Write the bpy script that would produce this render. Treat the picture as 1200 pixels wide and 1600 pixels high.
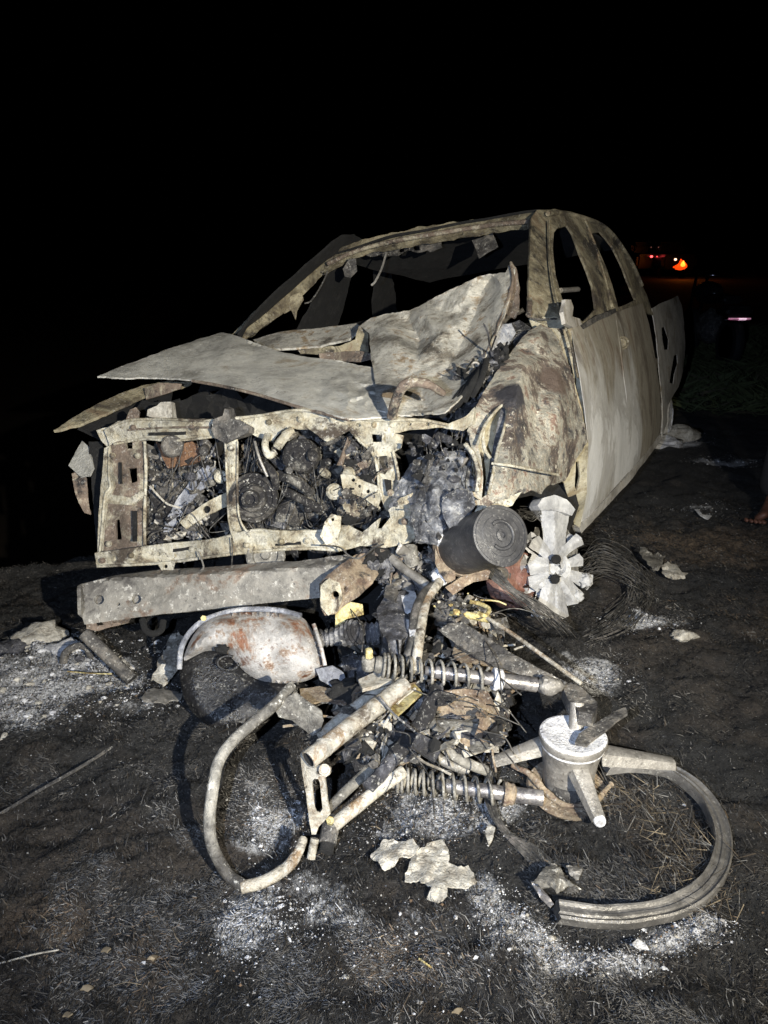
import bpy, bmesh, math, random
import numpy as np
from mathutils import Vector, Matrix, noise
from mathutils.geometry import delaunay_2d_cdt

for o in list(bpy.data.objects): bpy.data.objects.remove(o)
SC = bpy.context.scene
COL = SC.collection
rnd = random.Random(7)

# ------------------------------------------------------------------ camera
CAM_H, PITCH, FPX = 1.408, math.radians(19.22), 1209.0
cd = bpy.data.cameras.new('camera'); cam = bpy.data.objects.new('camera', cd); COL.objects.link(cam)
cam.location = (0, 0, CAM_H); cam.rotation_euler = (math.pi/2-PITCH, 0, 0)
cd.sensor_fit = 'VERTICAL'; cd.sensor_height = 36; cd.sensor_width = 27; cd.lens = FPX/1600*36
cd.clip_start = .05; cd.clip_end = 600
SC.camera = cam
# ------------------------------------------------------------------ world: night
W = bpy.data.worlds.new('World'); SC.world = W; W.use_nodes = True
nt = W.node_tree
sky = nt.nodes.new('ShaderNodeTexSky'); sky.sky_type = 'NISHITA'; sky.sun_disc = False
sky.sun_elevation = math.radians(-8); sky.sun_rotation = math.radians(140)
nt.links.new(sky.outputs[0], nt.nodes['Background'].inputs[0]); nt.nodes['Background'].inputs[1].default_value = .02
# ------------------------------------------------------------------ light: the photographer's lamp and a second torch
def spot(name, loc, tgt, power, col, size, blend, rad):
    l = bpy.data.lights.new(name, 'SPOT'); l.energy = power; l.color = col; l.spot_size = math.radians(size); l.spot_blend = blend
    l.shadow_soft_size = rad
    o = bpy.data.objects.new(name, l); COL.objects.link(o); o.location = loc
    o.rotation_euler = (Vector(tgt)-Vector(loc)).to_track_quat('-Z', 'Y').to_euler(); return o
spot('torch_light', (1.0, -1.1, 1.80), (-.05, 2.55, .62), 1560, (1, .93, .78), 62, .95, .016)
spot('phone_light', (-.22, -.02, 1.40), (0, 2.7, .5), 255, (.54, .69, 1), 104, 1.0, .01)
vs = SC.view_settings; vs.view_transform = 'Standard'; vs.look = 'None'; vs.exposure = 0; vs.gamma = 1; vs.use_curve_mapping = False

# ------------------------------------------------------------------ placing: a photo pixel + a height or distance -> a point of the place
_c, _s = math.cos(PITCH), math.sin(PITCH)
FWD = np.array([0, _c, -_s]); UP = np.array([0, _s, _c]); RT = np.array([1., 0, 0]); CP = np.array([0, 0, CAM_H])
def ray(px, py): return FWD + RT*((px-600)/FPX) + UP*((800-py)/FPX)
def D(px, py, d): return Vector(CP + ray(px, py)*d)
def GD(px, py, h=0.0): r = ray(px, py); return (h-CAM_H)/r[2]
def G(px, py, h=0.0): return D(px, py, GD(px, py, h))
def smooth(e0, e1, x):
    t = np.clip((x-e0)/(e1-e0), 0, 1); return t*t*(3-2*t)
# vehicle frame (x to the truck's left, y back, z up)
def _R(ax, a): return np.array(Matrix.Rotation(a, 3, ax))
RV = _R('Z', math.radians(-25.77)) @ _R('X', math.radians(-1.64)) @ _R('Y', math.radians(-5.73)); TV = np.array([-.512, 2.307, -.129])
def toV(p): return RV.T @ (np.array(p)-TV)
def fromV(v): return Vector(RV @ np.array(v, float)+TV)

# ------------------------------------------------------------------ materials
class N:
    def __init__(s, name):
        s.m = bpy.data.materials.new(name); s.m.use_nodes = True; s.t = s.m.node_tree
        s.b = s.t.nodes['Principled BSDF']; s.tc = s.t.nodes.new('ShaderNodeTexCoord').outputs['Object']
    def n(s, t, **k):
        x = s.t.nodes.new(t)
        for a, v in k.items():
            if a in x.inputs.keys(): x.inputs[a].default_value = v
            else: setattr(x, a, v)
        return x
    def l(s, a, b): s.t.links.new(a, b)
    def mapping(s, sc=(1,1,1), rot=(0,0,0)):
        m = s.n('ShaderNodeMapping'); m.inputs['Scale'].default_value = sc; m.inputs['Rotation'].default_value = rot; s.l(s.tc, m.inputs[0]); return m.outputs[0]
    def noise(s, scale, detail=4, rough=.6, vec=None, dist=0):
        x = s.n('ShaderNodeTexNoise'); x.inputs['Scale'].default_value = scale; x.inputs['Detail'].default_value = detail
        x.inputs['Roughness'].default_value = rough; x.inputs['Distortion'].default_value = dist
        s.l(vec or s.tc, x.inputs['Vector']); return x.outputs['Fac']
    def ramp(s, fac, stops, interp='LINEAR'):
        r = s.n('ShaderNodeValToRGB'); r.color_ramp.interpolation = interp; e = r.color_ramp.elements
        while len(e) < len(stops): e.new(.5)
        for i, (p, c) in enumerate(stops):
            e[i].position = p; e[i].color = (c, c, c, 1) if not hasattr(c, '__len__') else (*c, 1)
        s.l(fac, r.inputs[0]); return r.outputs[0]
    def mix(s, fac, a, b, mode='MIX'):
        x = s.n('ShaderNodeMix', data_type='RGBA', blend_type=mode)
        for sock, v in ((x.inputs[0], fac), (x.inputs[6], a), (x.inputs[7], b)):
            if hasattr(v, 'links'): s.l(v, sock)
            elif hasattr(v, '__len__'): sock.default_value = (*v, 1)
            else: sock.default_value = v
        return x.outputs[2]
    def bump(s, h, strength, dist=.01):
        b = s.n('ShaderNodeBump'); b.inputs['Strength'].default_value = strength; b.inputs['Distance'].default_value = dist
        s.l(h, b.inputs['Height']); s.l(b.outputs[0], s.b.inputs['Normal'])

def burnt(name, stops, scale=9, soot=.35, sootc=(.012,.011,.012), fleck=.5, fleckc=(.6,.58,.52), rough=.75, metal=0., bump=.5, stretch=None, dist=.4, ashfine=180, sootscale=6, mott=.8, pits=.75, big=.75, con=.16):
    """heat-stained metal: broad colour zones, soot patches with ragged rims, small flakes and pits"""
    M = N(name)
    vec = M.mapping(stretch) if stretch else None
    lo, hi = .5-con, .5+con
    n1 = M.ramp(M.noise(scale, 9, .74, vec, dist), [(lo, 0), (hi, 1)])
    base = M.ramp(n1, stops)
    mot = M.ramp(M.noise(scale*4.3, 6, .7, vec, .5), [(.34, .55), (.52, 1.0), (.68, 1.22)]); base = M.mix(mott, base, mot, 'MULTIPLY')
    bg = M.ramp(M.noise(3.1, 6, .68, None, .8), [(.36, .34), (.47, .80), (.56, 1.08), (.68, 1.2)]); base = M.mix(big, base, bg, 'MULTIPLY')
    sm = M.noise(sootscale, 9, .72, vec, .5)
    base = M.mix(M.ramp(sm, [(max(0, soot+.03), 1), (soot+.10, 0)]), base, sootc)
    f1 = M.noise(ashfine*.5, 4, .75); f2 = M.noise(11, 4, .65)
    fl = M.mix(1.0, M.ramp(f1, [(.57, 0), (.63, 1)]), M.ramp(f2, [(.40, .12), (.60, 1)]), 'MULTIPLY')
    fx = M.n('ShaderNodeMath', operation='MULTIPLY'); M.l(fl, fx.inputs[0]); fx.inputs[1].default_value = fleck
    base = M.mix(fx.outputs[0], base, fleckc)
    pit = M.mix(1.0, M.ramp(M.noise(62, 5, .72), [(.36, 1), (.42, 0)]), M.ramp(M.noise(9, 3, .6), [(.42, .15), (.58, 1)]), 'MULTIPLY')
    px = M.n('ShaderNodeMath', operation='MULTIPLY'); M.l(pit, px.inputs[0]); px.inputs[1].default_value = pits
    base = M.mix(px.outputs[0], base, tuple(c*.8 for c in sootc))
    M.l(base, M.b.inputs['Base Color'])
    rr = M.ramp(M.noise(25, 3), [(.3, max(.1, rough-.18)), (.7, min(1, rough+.15))]); M.l(rr, M.b.inputs['Roughness'])
    M.b.inputs['Metallic'].default_value = metal
    hh = M.mix(.35, M.mix(.5, M.noise(22, 7, .7), M.noise(60, 6, .75)), M.noise(150, 4, .7)); M.bump(hh, min(1, bump*1.3), .022)
    return M.m
def plain(name, col, rough=.6, metal=0, emit=None, es=0):
    M = N(name); c2 = tuple(x*.6 for x in col)
    M.l(M.ramp(M.noise(30, 5, .65), [(.35, c2), (.65, col)]), M.b.inputs['Base Color'])
    M.b.inputs['Roughness'].default_value = rough; M.b.inputs['Metallic'].default_value = metal
    if emit:
        M.b.inputs['Emission Color'].default_value = (*emit, 1); M.b.inputs['Emission Strength'].default_value = es
    return M.m
CREAM=(.52,.47,.33); PALE=(.60,.57,.47); GREY=(.30,.29,.26); BROWN=(.13,.085,.055); RUST=(.22,.085,.03); DARK=(.03,.028,.026); WHITE=(.72,.71,.68); ASHG=(.40,.39,.37)
MT = {
 'hood': burnt('hood_ash_paint', [(.10,(.27,.26,.225)),(.42,(.41,.40,.36)),(.70,(.49,.48,.43)),(.95,(.33,.285,.215))], 3.2, .25, fleck=.9, rough=.85, bump=.5, sootc=(.10,.095,.08), mott=.55, pits=.6, ashfine=130, big=.6),
 'fold': burnt('hood_fold_paint', [(.10,(.24,.21,.165)),(.38,(.44,.42,.36)),(.65,(.52,.50,.44)),(.9,(.30,.22,.13))], 6, .32, fleck=.7, rough=.85, bump=.7, sootc=(.08,.07,.055), mott=.8, con=.13, big=.8),
 'cream': burnt('scorched_cream_steel', [(.08,(.17,.135,.09)),(.32,(.36,.315,.22)),(.58,(.46,.43,.335)),(.8,(.50,.475,.40)),(.95,(.30,.25,.15))], 9, .37, sootc=(.055,.042,.03), fleck=.5, bump=.65, mott=.9, pits=.9),
 'creamb': burnt('cream_steel_brown_stain', [(.1,(.38,.345,.26)),(.36,(.18,.135,.10)),(.62,(.14,.105,.08)),(.85,(.34,.305,.22))], 7, .35, fleck=.45, bump=.6),
 'fender': burnt('flaking_fender_paint', [(.05,(.05,.044,.042)),(.26,(.13,.10,.08)),(.46,(.20,.16,.125)),(.51,(.46,.42,.33)),(.64,(.27,.265,.23)),(.80,(.46,.42,.33)),(.95,(.24,.16,.12))], 6.5, .34, sootc=(.05,.047,.05), fleck=1.0, fleckc=(.60,.56,.45), rough=.7, bump=.8, dist=0, ashfine=90, mott=.8, con=.12, sootscale=9),
 'door': burnt('streaked_door_skin', [(.05,(.17,.135,.09)),(.25,(.30,.275,.225)),(.45,(.41,.40,.37)),(.7,(.52,.515,.49)),(.95,(.36,.34,.29))], 1.1, .20, sootc=(.16,.13,.09), fleck=.10, rough=.75, bump=.10, stretch=(2.2,2.2,.55), dist=.9, mott=.10, pits=.15, sootscale=2.5),
 'pillar': burnt('sooty_pillar_steel', [(.1,(.055,.042,.03)),(.4,(.15,.125,.078)),(.65,(.30,.265,.175)),(.9,(.19,.14,.085))], 5, .36, sootc=(.025,.02,.015), fleck=.4, bump=.5, mott=.6),
 'cowlside': burnt('yellowed_cowl_side', [(.08,(.13,.105,.065)),(.35,(.30,.265,.175)),(.65,(.42,.385,.28)),(.92,(.24,.19,.115))], 4, .30, sootc=(.06,.045,.03), fleck=.4, bump=.5, mott=.6, big=.6),
 'bed': burnt('bed_side_steel', [(.1,(.16,.135,.10)),(.4,(.33,.31,.275)),(.75,(.46,.445,.41)),(.95,(.28,.24,.18))], 2.2, .26, sootc=(.07,.055,.04), fleck=.2, bump=.3, mott=.4, big=.5),
 'beam': burnt('bumper_beam_steel', [(.1,(.09,.083,.075)),(.4,(.18,.17,.15)),(.7,(.235,.22,.19)),(.92,(.16,.115,.085))], 4, .30, sootc=(.06,.055,.052), fleck=.6, bump=.35, ashfine=90, mott=.7, big=.7, con=.13),
 'engine': burnt('engine_ash_crust', [(.08,(.014,.013,.012)),(.35,(.055,.049,.042)),(.6,(.12,.11,.095)),(.9,(.28,.265,.225))], 13, .42, fleck=.7, bump=1.0, rough=.85),
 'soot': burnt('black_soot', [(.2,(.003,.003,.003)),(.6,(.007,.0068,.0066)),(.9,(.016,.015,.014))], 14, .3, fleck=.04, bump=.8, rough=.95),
 'char': burnt('charred_crust_blue_grey', [(.1,(.016,.016,.019)),(.4,(.055,.055,.064)),(.65,(.12,.12,.13)),(.92,(.28,.275,.275))], 12, .40, fleck=.6, bump=1.0, rough=.75),
 'dark': burnt('dark_scorched_metal', [(.3,(.04,.037,.035)),(.55,(.085,.08,.073)),(.75,(.15,.135,.115))], 12, .3, fleck=.6, bump=.6, rough=.65),
 'rust': burnt('orange_rust', [(.1,(.06,.035,.022)),(.4,(.15,.075,.038)),(.65,(.24,.13,.065)),(.9,(.11,.07,.05))], 13, .32, fleck=.4, bump=.7),
 'rustplate': burnt('rusty_mudguard', [(.1,(.07,.05,.04)),(.35,(.17,.12,.08)),(.6,(.30,.24,.165)),(.9,(.13,.085,.06))], 7, .33, fleck=.45, bump=.6),
 'rim': burnt('melted_alloy', [(.1,(.30,.30,.305)),(.5,(.40,.40,.40)),(.9,(.48,.48,.47))], 9, .28, sootc=(.16,.155,.15), fleck=.3, bump=.35, rough=.85, mott=.5, pits=.4, big=.5),
 'ashw': burnt('white_ash', [(.15,(.42,.42,.44)),(.5,(.66,.66,.67)),(.85,(.82,.82,.82))], 16, .24, sootc=(.2,.19,.19), fleck=.4, bump=.9, rough=.95, mott=.5, big=.3),
 'ashb': burnt('buff_ash', [(.15,(.26,.23,.185)),(.5,(.46,.43,.365)),(.85,(.60,.57,.50))], 14, .30, sootc=(.10,.085,.07), fleck=.3, bump=1.0, rough=.95, big=.5),
 'canister': burnt('black_canister_paint', [(.2,(.035,.035,.037)),(.6,(.055,.054,.055)),(.9,(.075,.072,.07))], 5, .2, fleck=.18, bump=.22, rough=.46, mott=.3, pits=.3, big=.4),
 'tank': burnt('scorched_tank_steel', [(.06,(.19,.085,.045)),(.20,(.24,.19,.15)),(.40,(.31,.295,.275)),(.66,(.385,.37,.35)),(.82,(.23,.165,.115)),(.95,(.13,.055,.03))], 5, .32, sootc=(.11,.06,.04), fleck=.4, bump=.35, rough=.6, mott=.8, big=.8, con=.12),
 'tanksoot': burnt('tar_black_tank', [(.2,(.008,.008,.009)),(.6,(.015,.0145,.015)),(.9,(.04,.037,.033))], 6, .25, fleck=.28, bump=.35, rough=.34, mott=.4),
 'tube': burnt('grey_scorched_tube', [(.1,(.06,.055,.048)),(.45,(.15,.141,.122)),(.85,(.25,.235,.20))], 8, .33, sootc=(.035,.032,.028), fleck=.8, bump=.5, rough=.6, mott=.9, ashfine=90, con=.13),
 'tubecream': burnt('cream_frame_tube', [(.08,(.17,.12,.075)),(.35,(.37,.335,.265)),(.65,(.46,.435,.375)),(.92,(.22,.15,.085))], 7, .37, sootc=(.06,.045,.03), fleck=.5, bump=.55, rough=.6, mott=.9, pits=.9, con=.14, big=.7),
 'spring': burnt('spring_steel_ash', [(.1,(.10,.093,.08)),(.45,(.22,.208,.18)),(.85,(.33,.31,.27))], 16, .33, sootc=(.05,.045,.04), fleck=.5, bump=.5, rough=.6),
 'rimband': burnt('sooty_rim_alloy', [(.1,(.10,.095,.088)),(.5,(.17,.162,.15)),(.9,(.24,.228,.21))], 6, .26, sootc=(.05,.046,.042), fleck=.4, bump=.25, rough=.42, metal=.5, mott=.4, pits=.3, big=.6),
 'blueash': burnt('blue_grey_burnt_plastic', [(.08,(.035,.036,.042)),(.35,(.12,.125,.14)),(.6,(.22,.225,.24)),(.92,(.40,.40,.40))], 10, .38, sootc=(.025,.025,.03), fleck=.6, bump=.9, rough=.7, con=.13),
 'steel': burnt('blued_fork_steel', [(.3,(.12,.115,.12)),(.5,(.22,.21,.21)),(.7,(.30,.28,.26))], 14, .28, sootc=(.05,.045,.05), fleck=.4, bump=.2, rough=.36, metal=.55),
 'alloy': burnt('dull_alloy', [(.15,(.16,.15,.135)),(.5,(.26,.245,.22)),(.85,(.36,.34,.31))], 8, .24, sootc=(.09,.08,.07), fleck=.5, bump=.3, rough=.48, metal=.4, mott=.5),
 'yellow': burnt('yellow_burnt_brass', [(.3,(.20,.14,.05)),(.5,(.42,.34,.13)),(.7,(.55,.48,.24))], 18, .3, sootc=(.06,.04,.02), fleck=.4, bump=.6),
 'blueg': burnt('ash_blue_casting', [(.3,(.14,.145,.165)),(.5,(.25,.26,.29)),(.7,(.38,.38,.39))], 10, .3, sootc=(.05,.05,.06), fleck=.5, bump=.6),
 'red': burnt('red_brown_drum', [(.1,(.08,.04,.03)),(.5,(.17,.075,.055)),(.9,(.22,.13,.10))], 8, .33, sootc=(.04,.03,.025), fleck=.3, bump=.5),
 'wire': burnt('black_wire', [(.3,(.025,.024,.022)),(.6,(.06,.056,.05)),(.8,(.11,.10,.09))], 20, .3, fleck=.2, bump=.1, rough=.6),
}

def door_mat():
    """ash-white burnt panel whose middle stayed pale; brown and black scorch towards its rims"""
    M = N('heat_tide_door'); v = M.mapping((1.5, 1.5, .62)); n1 = M.noise(2.0, 8, .68, v, .8)
    pale = M.ramp(n1, [(.32,(.37,.365,.35)),(.45,(.46,.46,.45)),(.58,(.56,.56,.55)),(.70,(.43,.425,.40))])
    scorch = M.ramp(M.noise(3.2, 9, .72, v, .8), [(.30,(.04,.034,.028)),(.42,(.12,.10,.075)),(.54,(.24,.22,.175)),(.66,(.13,.095,.065)),(.75,(.33,.315,.275))])
    tide = []
    for c, sc in ((D(936, 740, 3.3), (1.0, .8, .88)), (D(962, 700, 3.9), (.8, .75, .8))):
        q = c-parent_world(bpy.data.objects['pickup_truck']) if 'pickup_truck' in bpy.data.objects else c
        sub = M.n('ShaderNodeVectorMath', operation='SUBTRACT'); M.l(M.tc, sub.inputs[0]); sub.inputs[1].default_value = q
        mul = M.n('ShaderNodeVectorMath', operation='MULTIPLY'); M.l(sub.outputs[0], mul.inputs[0]); mul.inputs[1].default_value = tuple(1/x for x in sc)
        ln = M.n('ShaderNodeVectorMath', operation='LENGTH'); M.l(mul.outputs[0], ln.inputs[0]); tide.append(ln.outputs['Value'])
    mn = M.n('ShaderNodeMath', operation='MINIMUM'); M.l(tide[0], mn.inputs[0]); M.l(tide[1], mn.inputs[1])
    ad = M.n('ShaderNodeMath', operation='MULTIPLY_ADD'); M.l(M.noise(2.6, 8, .7, v, .6), ad.inputs[0]); ad.inputs[1].default_value = 1.5; M.l(mn.outputs[0], ad.inputs[2])
    sc_ = M.n('ShaderNodeMapRange'); sc_.inputs['From Min'].default_value = 1.02; sc_.inputs['From Max'].default_value = 1.42; M.l(ad.outputs[0], sc_.inputs['Value'])
    b = M.mix(sc_.outputs[0], pale, scorch)
    rim = M.n('ShaderNodeMapRange'); rim.inputs['From Min'].default_value = 1.0; rim.inputs['From Max'].default_value = 1.16; M.l(ad.outputs[0], rim.inputs['Value'])
    b = M.mix(M.ramp(rim.outputs[0], [(.0, 0), (.5, .35), (1, 0)]), b, (.10, .08, .06))
    fl = M.ramp(M.noise(70, 4, .75), [(.62, 0), (.68, .5)]); b = M.mix(fl, b, (.5, .49, .45))
    M.l(b, M.b.inputs['Base Color']); M.b.inputs['Roughness'].default_value = .72
    M.bump(M.mix(.5, M.noise(6, 6, .65), M.noise(60, 5, .7)), .35, .02)
    return M.m

# ------------------------------------------------------------------ mesh helpers
def mesh_obj(name, verts, faces, mat, parent=None, smooth_=True, mats=None, mi=None):
    off = parent_world(parent)
    me = bpy.data.meshes.new(name)
    me.from_pydata([tuple(Vector(v)-off) for v in verts], [], faces)
    for m in (mats or [mat]): me.materials.append(MT[m] if isinstance(m, str) else m)
    if mi is not None: me.polygons.foreach_set('material_index', mi)
    if smooth_: me.shade_smooth()
    me.update()
    o = bpy.data.objects.new(name, me); COL.objects.link(o); o.parent = parent
    return o
def parent_world(p):
    v = Vector((0,0,0))
    while p is not None: v = v+p.location; p = p.parent
    return v
def thing(name, loc, label, cat, group=None):
    o = bpy.data.objects.new(name, None); COL.objects.link(o); o.location = loc; o.empty_display_size = .1
    tag(o, label, cat, group); return o
def tag(o, label=None, cat=None, group=None, kind=None):
    if label: o['label'] = label
    if cat: o['category'] = cat
    if group: o['group'] = group
    if kind: o['kind'] = kind
    return o
def catmull(P, n=8, closed=False):
    P = [Vector(p) for p in P]; out = []
    L = len(P); segs = L if closed else L-1
    for i in range(segs):
        a = P[(i-1) % L] if closed or i > 0 else P[0]*2-P[1]
        b = P[i]; c = P[(i+1) % L]; d = P[(i+2) % L] if closed or i+2 < L else P[-1]*2-P[-2]
        for k in range(n):
            t = k/n
            out.append(.5*((2*b)+(c-a)*t+(2*a-5*b+4*c-d)*t*t+(3*b-a-3*c+d)*t**3))
    if not closed: out.append(P[-1])
    return out
class TPS:
    def __init__(s, ctrl, f=lambda v: v):
        P = np.array([[c[0]/1000, c[1]/1000] for c in ctrl]); v = np.array([f(c[2]) for c in ctrl]); n = len(P)
        if n < 3: raise ValueError
        d = np.linalg.norm(P[:,None]-P[None], axis=2); K = d*d*np.log(d+1e-12)+np.eye(n)*1e-6
        A = np.zeros((n+3, n+3)); A[:n,:n] = K; A[:n,n] = 1; A[:n,n+1:] = P; A[n,:n] = 1; A[n+1:,:n] = P.T
        A += np.eye(n+3)*1e-10
        s.w = np.linalg.solve(A, np.r_[v, 0, 0, 0]); s.P = P; s.n = n
    def __call__(s, x, y):
        q = np.array([x/1000, y/1000]); d = np.linalg.norm(s.P-q, axis=1); u = d*d*np.log(d+1e-12)
        return float(u@s.w[:s.n]+s.w[s.n]+s.w[s.n+1]*q[0]+s.w[s.n+2]*q[1])
def dep(ctrl):
    t = TPS(ctrl, lambda d: 1/d); return lambda x, y: 1/t(x, y)
def facet(ctrl, soft=3.5):
    pts = [Vector((c[0], c[1])) for c in ctrl]; vo, eo, fo, ov, *_ = delaunay_2d_cdt(pts, [], [], 0, 1e-6)
    val = [1/ctrl[o[0]][2] for o in ov]; back = TPS(ctrl, lambda d: 1/d)
    def one(x, y):
        for f in fo:
            a, b, c = vo[f[0]], vo[f[1]], vo[f[2]]; det = (b.y-c.y)*(a.x-c.x)+(c.x-b.x)*(a.y-c.y)
            if abs(det) < 1e-9: continue
            u = ((b.y-c.y)*(x-c.x)+(c.x-b.x)*(y-c.y))/det; v = ((c.y-a.y)*(x-c.x)+(a.x-c.x)*(y-c.y))/det; w = 1-u-v
            if u >= -1e-6 and v >= -1e-6 and w >= -1e-6: return u*val[f[0]]+v*val[f[1]]+w*val[f[2]]
        return back(x, y)
    return lambda x, y: 5/(one(x, y)+one(x-soft, y)+one(x+soft, y)+one(x, y-soft)+one(x, y+soft))
def inside(p, poly):
    x, y = p; r = False; j = len(poly)-1
    for i in range(len(poly)):
        xi, yi = poly[i]; xj, yj = poly[j]
        if (yi > y) != (yj > y) and x < (xj-xi)*(y-yi)/(yj-yi)+xi: r = not r
        j = i
    return r
def segd(p, a, b):
    ax, ay = a; bx, by = b; dx, dy = bx-ax, by-ay; l = dx*dx+dy*dy or 1e-9
    t = max(0, min(1, ((p[0]-ax)*dx+(p[1]-ay)*dy)/l)); return math.hypot(p[0]-ax-t*dx, p[1]-ay-t*dy)
def dense(poly, step, jag, seed, curve=False):
    if curve: poly = [(v.x, v.y) for v in catmull([(x, y, 0) for x, y in poly], 5, True)]
    out = []
    for i in range(len(poly)):
        a, b = poly[i], poly[(i+1) % len(poly)]; L = math.hypot(b[0]-a[0], b[1]-a[1]); n = max(1, int(round(L/step)))
        for k in range(n):
            t = k/n; x, y = a[0]+(b[0]-a[0])*t, a[1]+(b[1]-a[1])*t
            if jag:
                w = noise.noise_vector(Vector((x*.06, y*.06, seed))); w2 = noise.noise_vector(Vector((x*.2, y*.2, seed+5)))
                x += (w.x+.6*w2.x)*jag; y += (w.y+.6*w2.y)*jag
            out.append((x, y))
    return out
_seed = [0]
def circ(x, y, r, ry=None, n=10): return [(x+r*math.cos(a*2*math.pi/n), y+(ry or r)*math.sin(a*2*math.pi/n)) for a in range(n)]
def sheet(name, outer, ctrl, mat, parent, holes=(), step=8, thick=.004, amp=.004, ns=9, amp2=.0015, ns2=40, jag=1.0, curve=False, fn=None, back=None, crease=0, sh=40, seed=None):
    """a piece of sheet metal: outline seen from the camera, its own depth, thickness, dents"""
    _seed[0] += 1.37; sd = _seed[0] if seed is None else seed
    d = dep(ctrl) if ctrl else fn
    O = dense(outer, step, jag, sd, curve); H = [dense(h, step*.7, jag*.4, sd, False) for h in holes]
    V = []; E = []
    for ring in [O]+H:
        b = len(V); V += ring; E += [(b+i, b+(i+1) % len(ring)) for i in range(len(ring))]
    segs = [(V[a], V[b]) for a, b in E]
    S = np.array([[a[0], a[1], b[0], b[1]] for a, b in segs])
    xs = [p[0] for p in O]; ys = [p[1] for p in O]; r = random.Random(int(sd*100))
    y = min(ys)+step/2; row = 0
    while y < max(ys):
        x = min(xs)+(step/2 if row % 2 else 0)
        while x < max(xs):
            p = (x+r.uniform(-.25, .25)*step, y+r.uniform(-.25, .25)*step)
            if inside(p, O) and not any(inside(p, h) for h in H):
                dx = S[:,2]-S[:,0]; dy = S[:,3]-S[:,1]; l = dx*dx+dy*dy+1e-9
                t = np.clip(((p[0]-S[:,0])*dx+(p[1]-S[:,1])*dy)/l, 0, 1)
                if np.min(np.hypot(p[0]-S[:,0]-t*dx, p[1]-S[:,1]-t*dy)) > step*.45: V.append(p)
            x += step
        y += step*.87; row += 1
    vo, eo, fo, *_ = delaunay_2d_cdt([Vector(v) for v in V], E, [], 0, 1e-4)
    F = []
    for f in fo:
        c = sum((vo[i] for i in f), Vector((0, 0)))/len(f)
        if inside(c, O) and not any(inside(c, h) for h in H): F.append(tuple(f))
    used = sorted({i for f in F for i in f}); mp = {i: k for k, i in enumerate(used)}
    P = []
    for i in used:
        x, y = vo[i]; p = D(x, y, d(x, y)); q = p*ns+Vector((sd, 0, 0))
        n1 = noise.noise(q)
        if crease: n1 = n1*(1-crease)+crease*(1-2*abs(noise.noise(q*1.3+Vector((3, 1, 7)))))
        dd = amp*n1+amp2*noise.noise(p*ns2+Vector((0, sd, 0)))
        P.append(p+(p-Vector(CP)).normalized()*dd)
    F = [tuple(mp[i] for i in f) for f in F]
    return shell(name, P, F, mat, parent, thick, sh)
def shell(name, P, F, mat, parent, thick, sh=40):
    # orient towards camera, thicken
    Nn = [Vector((0,0,0)) for _ in P]; F2 = []
    for f in F:
        a, b, c = P[f[0]], P[f[1]], P[f[2]]; n = (b-a).cross(c-a)
        if n.dot(Vector(CP)-a) < 0: f = tuple(reversed(f)); n = -n
        F2.append(f)
        for i in f: Nn[i] += n
    Nn = [n.normalized() if n.length > 0 else Vector((0,-1,0)) for n in Nn]
    n0 = len(P); B = [p-n*thick for p, n in zip(P, Nn)]
    faces = list(F2)+[tuple(i+n0 for i in reversed(f)) for f in F2]
    ed = {}
    for f in F2:
        for k in range(len(f)):
            a, b = f[k], f[(k+1) % len(f)]; ed[(a, b)] = ed.get((a, b), 0)+1
    for (a, b) in ed:
        if (b, a) not in ed: faces.append((b, a, a+n0, b+n0))
    o = mesh_obj(name, P+B, faces, mat, parent)
    sharp(o, sh)
    return o
def sharp(o, ang):
    try: o.data.set_sharp_from_angle(angle=math.radians(ang))
    except Exception: pass
def frames(P):
    T = []
    for i in range(len(P)):
        t = (P[min(i+1, len(P)-1)]-P[max(i-1, 0)]); T.append(t.normalized() if t.length > 1e-9 else Vector((0,0,1)))
    u = T[0].orthogonal().normalized(); out = []
    for t in T:
        u = (u-t*u.dot(t)); u = u.normalized() if u.length > 1e-6 else t.orthogonal().normalized(); out.append((t, u, t.cross(u)))
    return out
def tube_geo(P, r, n=10, dent=0, seed=0, hollow=0):
    V = []; F = []; fr = frames(P); m = len(P)
    for i, (p, (t, u, v)) in enumerate(zip(P, fr)):
        ri = r[i*(len(r)-1)//max(1, m-1)] if hasattr(r, '__len__') else r
        for k in range(n):
            a = 2*math.pi*k/n; q = u*math.cos(a)+v*math.sin(a)
            rr = ri*(1+dent*noise.noise((p+q*ri)*30+Vector((seed, 0, 0)))) if dent else ri
            V.append(p+q*rr)
    for i in range(m-1):
        for k in range(n): F.append((i*n+k, i*n+(k+1) % n, (i+1)*n+(k+1) % n, (i+1)*n+k))
    if hollow:
        for e, (idx, sgn) in enumerate(((0, 1), (m-1, -1))):
            p, (t, u, v) = P[idx], fr[idx]; ri = (r[0] if idx == 0 else r[-1]) if hasattr(r, '__len__') else r
            b0 = len(V)
            for ring, (rr, off) in enumerate(((.80, 0), (.80, 3.), (0.01, 3.))):
                for k in range(n):
                    a = 2*math.pi*k/n; V.append(p+(u*math.cos(a)+v*math.sin(a))*ri*rr+t*sgn*off*ri)
            for k in range(n):
                k2 = (k+1) % n
                for (a0, b1) in ((idx*n, b0), (b0, b0+n), (b0+n, b0+2*n)):
                    f = (a0+k, a0+k2, b1+k2, b1+k); F.append(tuple(reversed(f)) if sgn > 0 else f)
    else:
        F.append(tuple(reversed(range(n)))); F.append(tuple(range((m-1)*n, m*n)))
    return V, F
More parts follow.
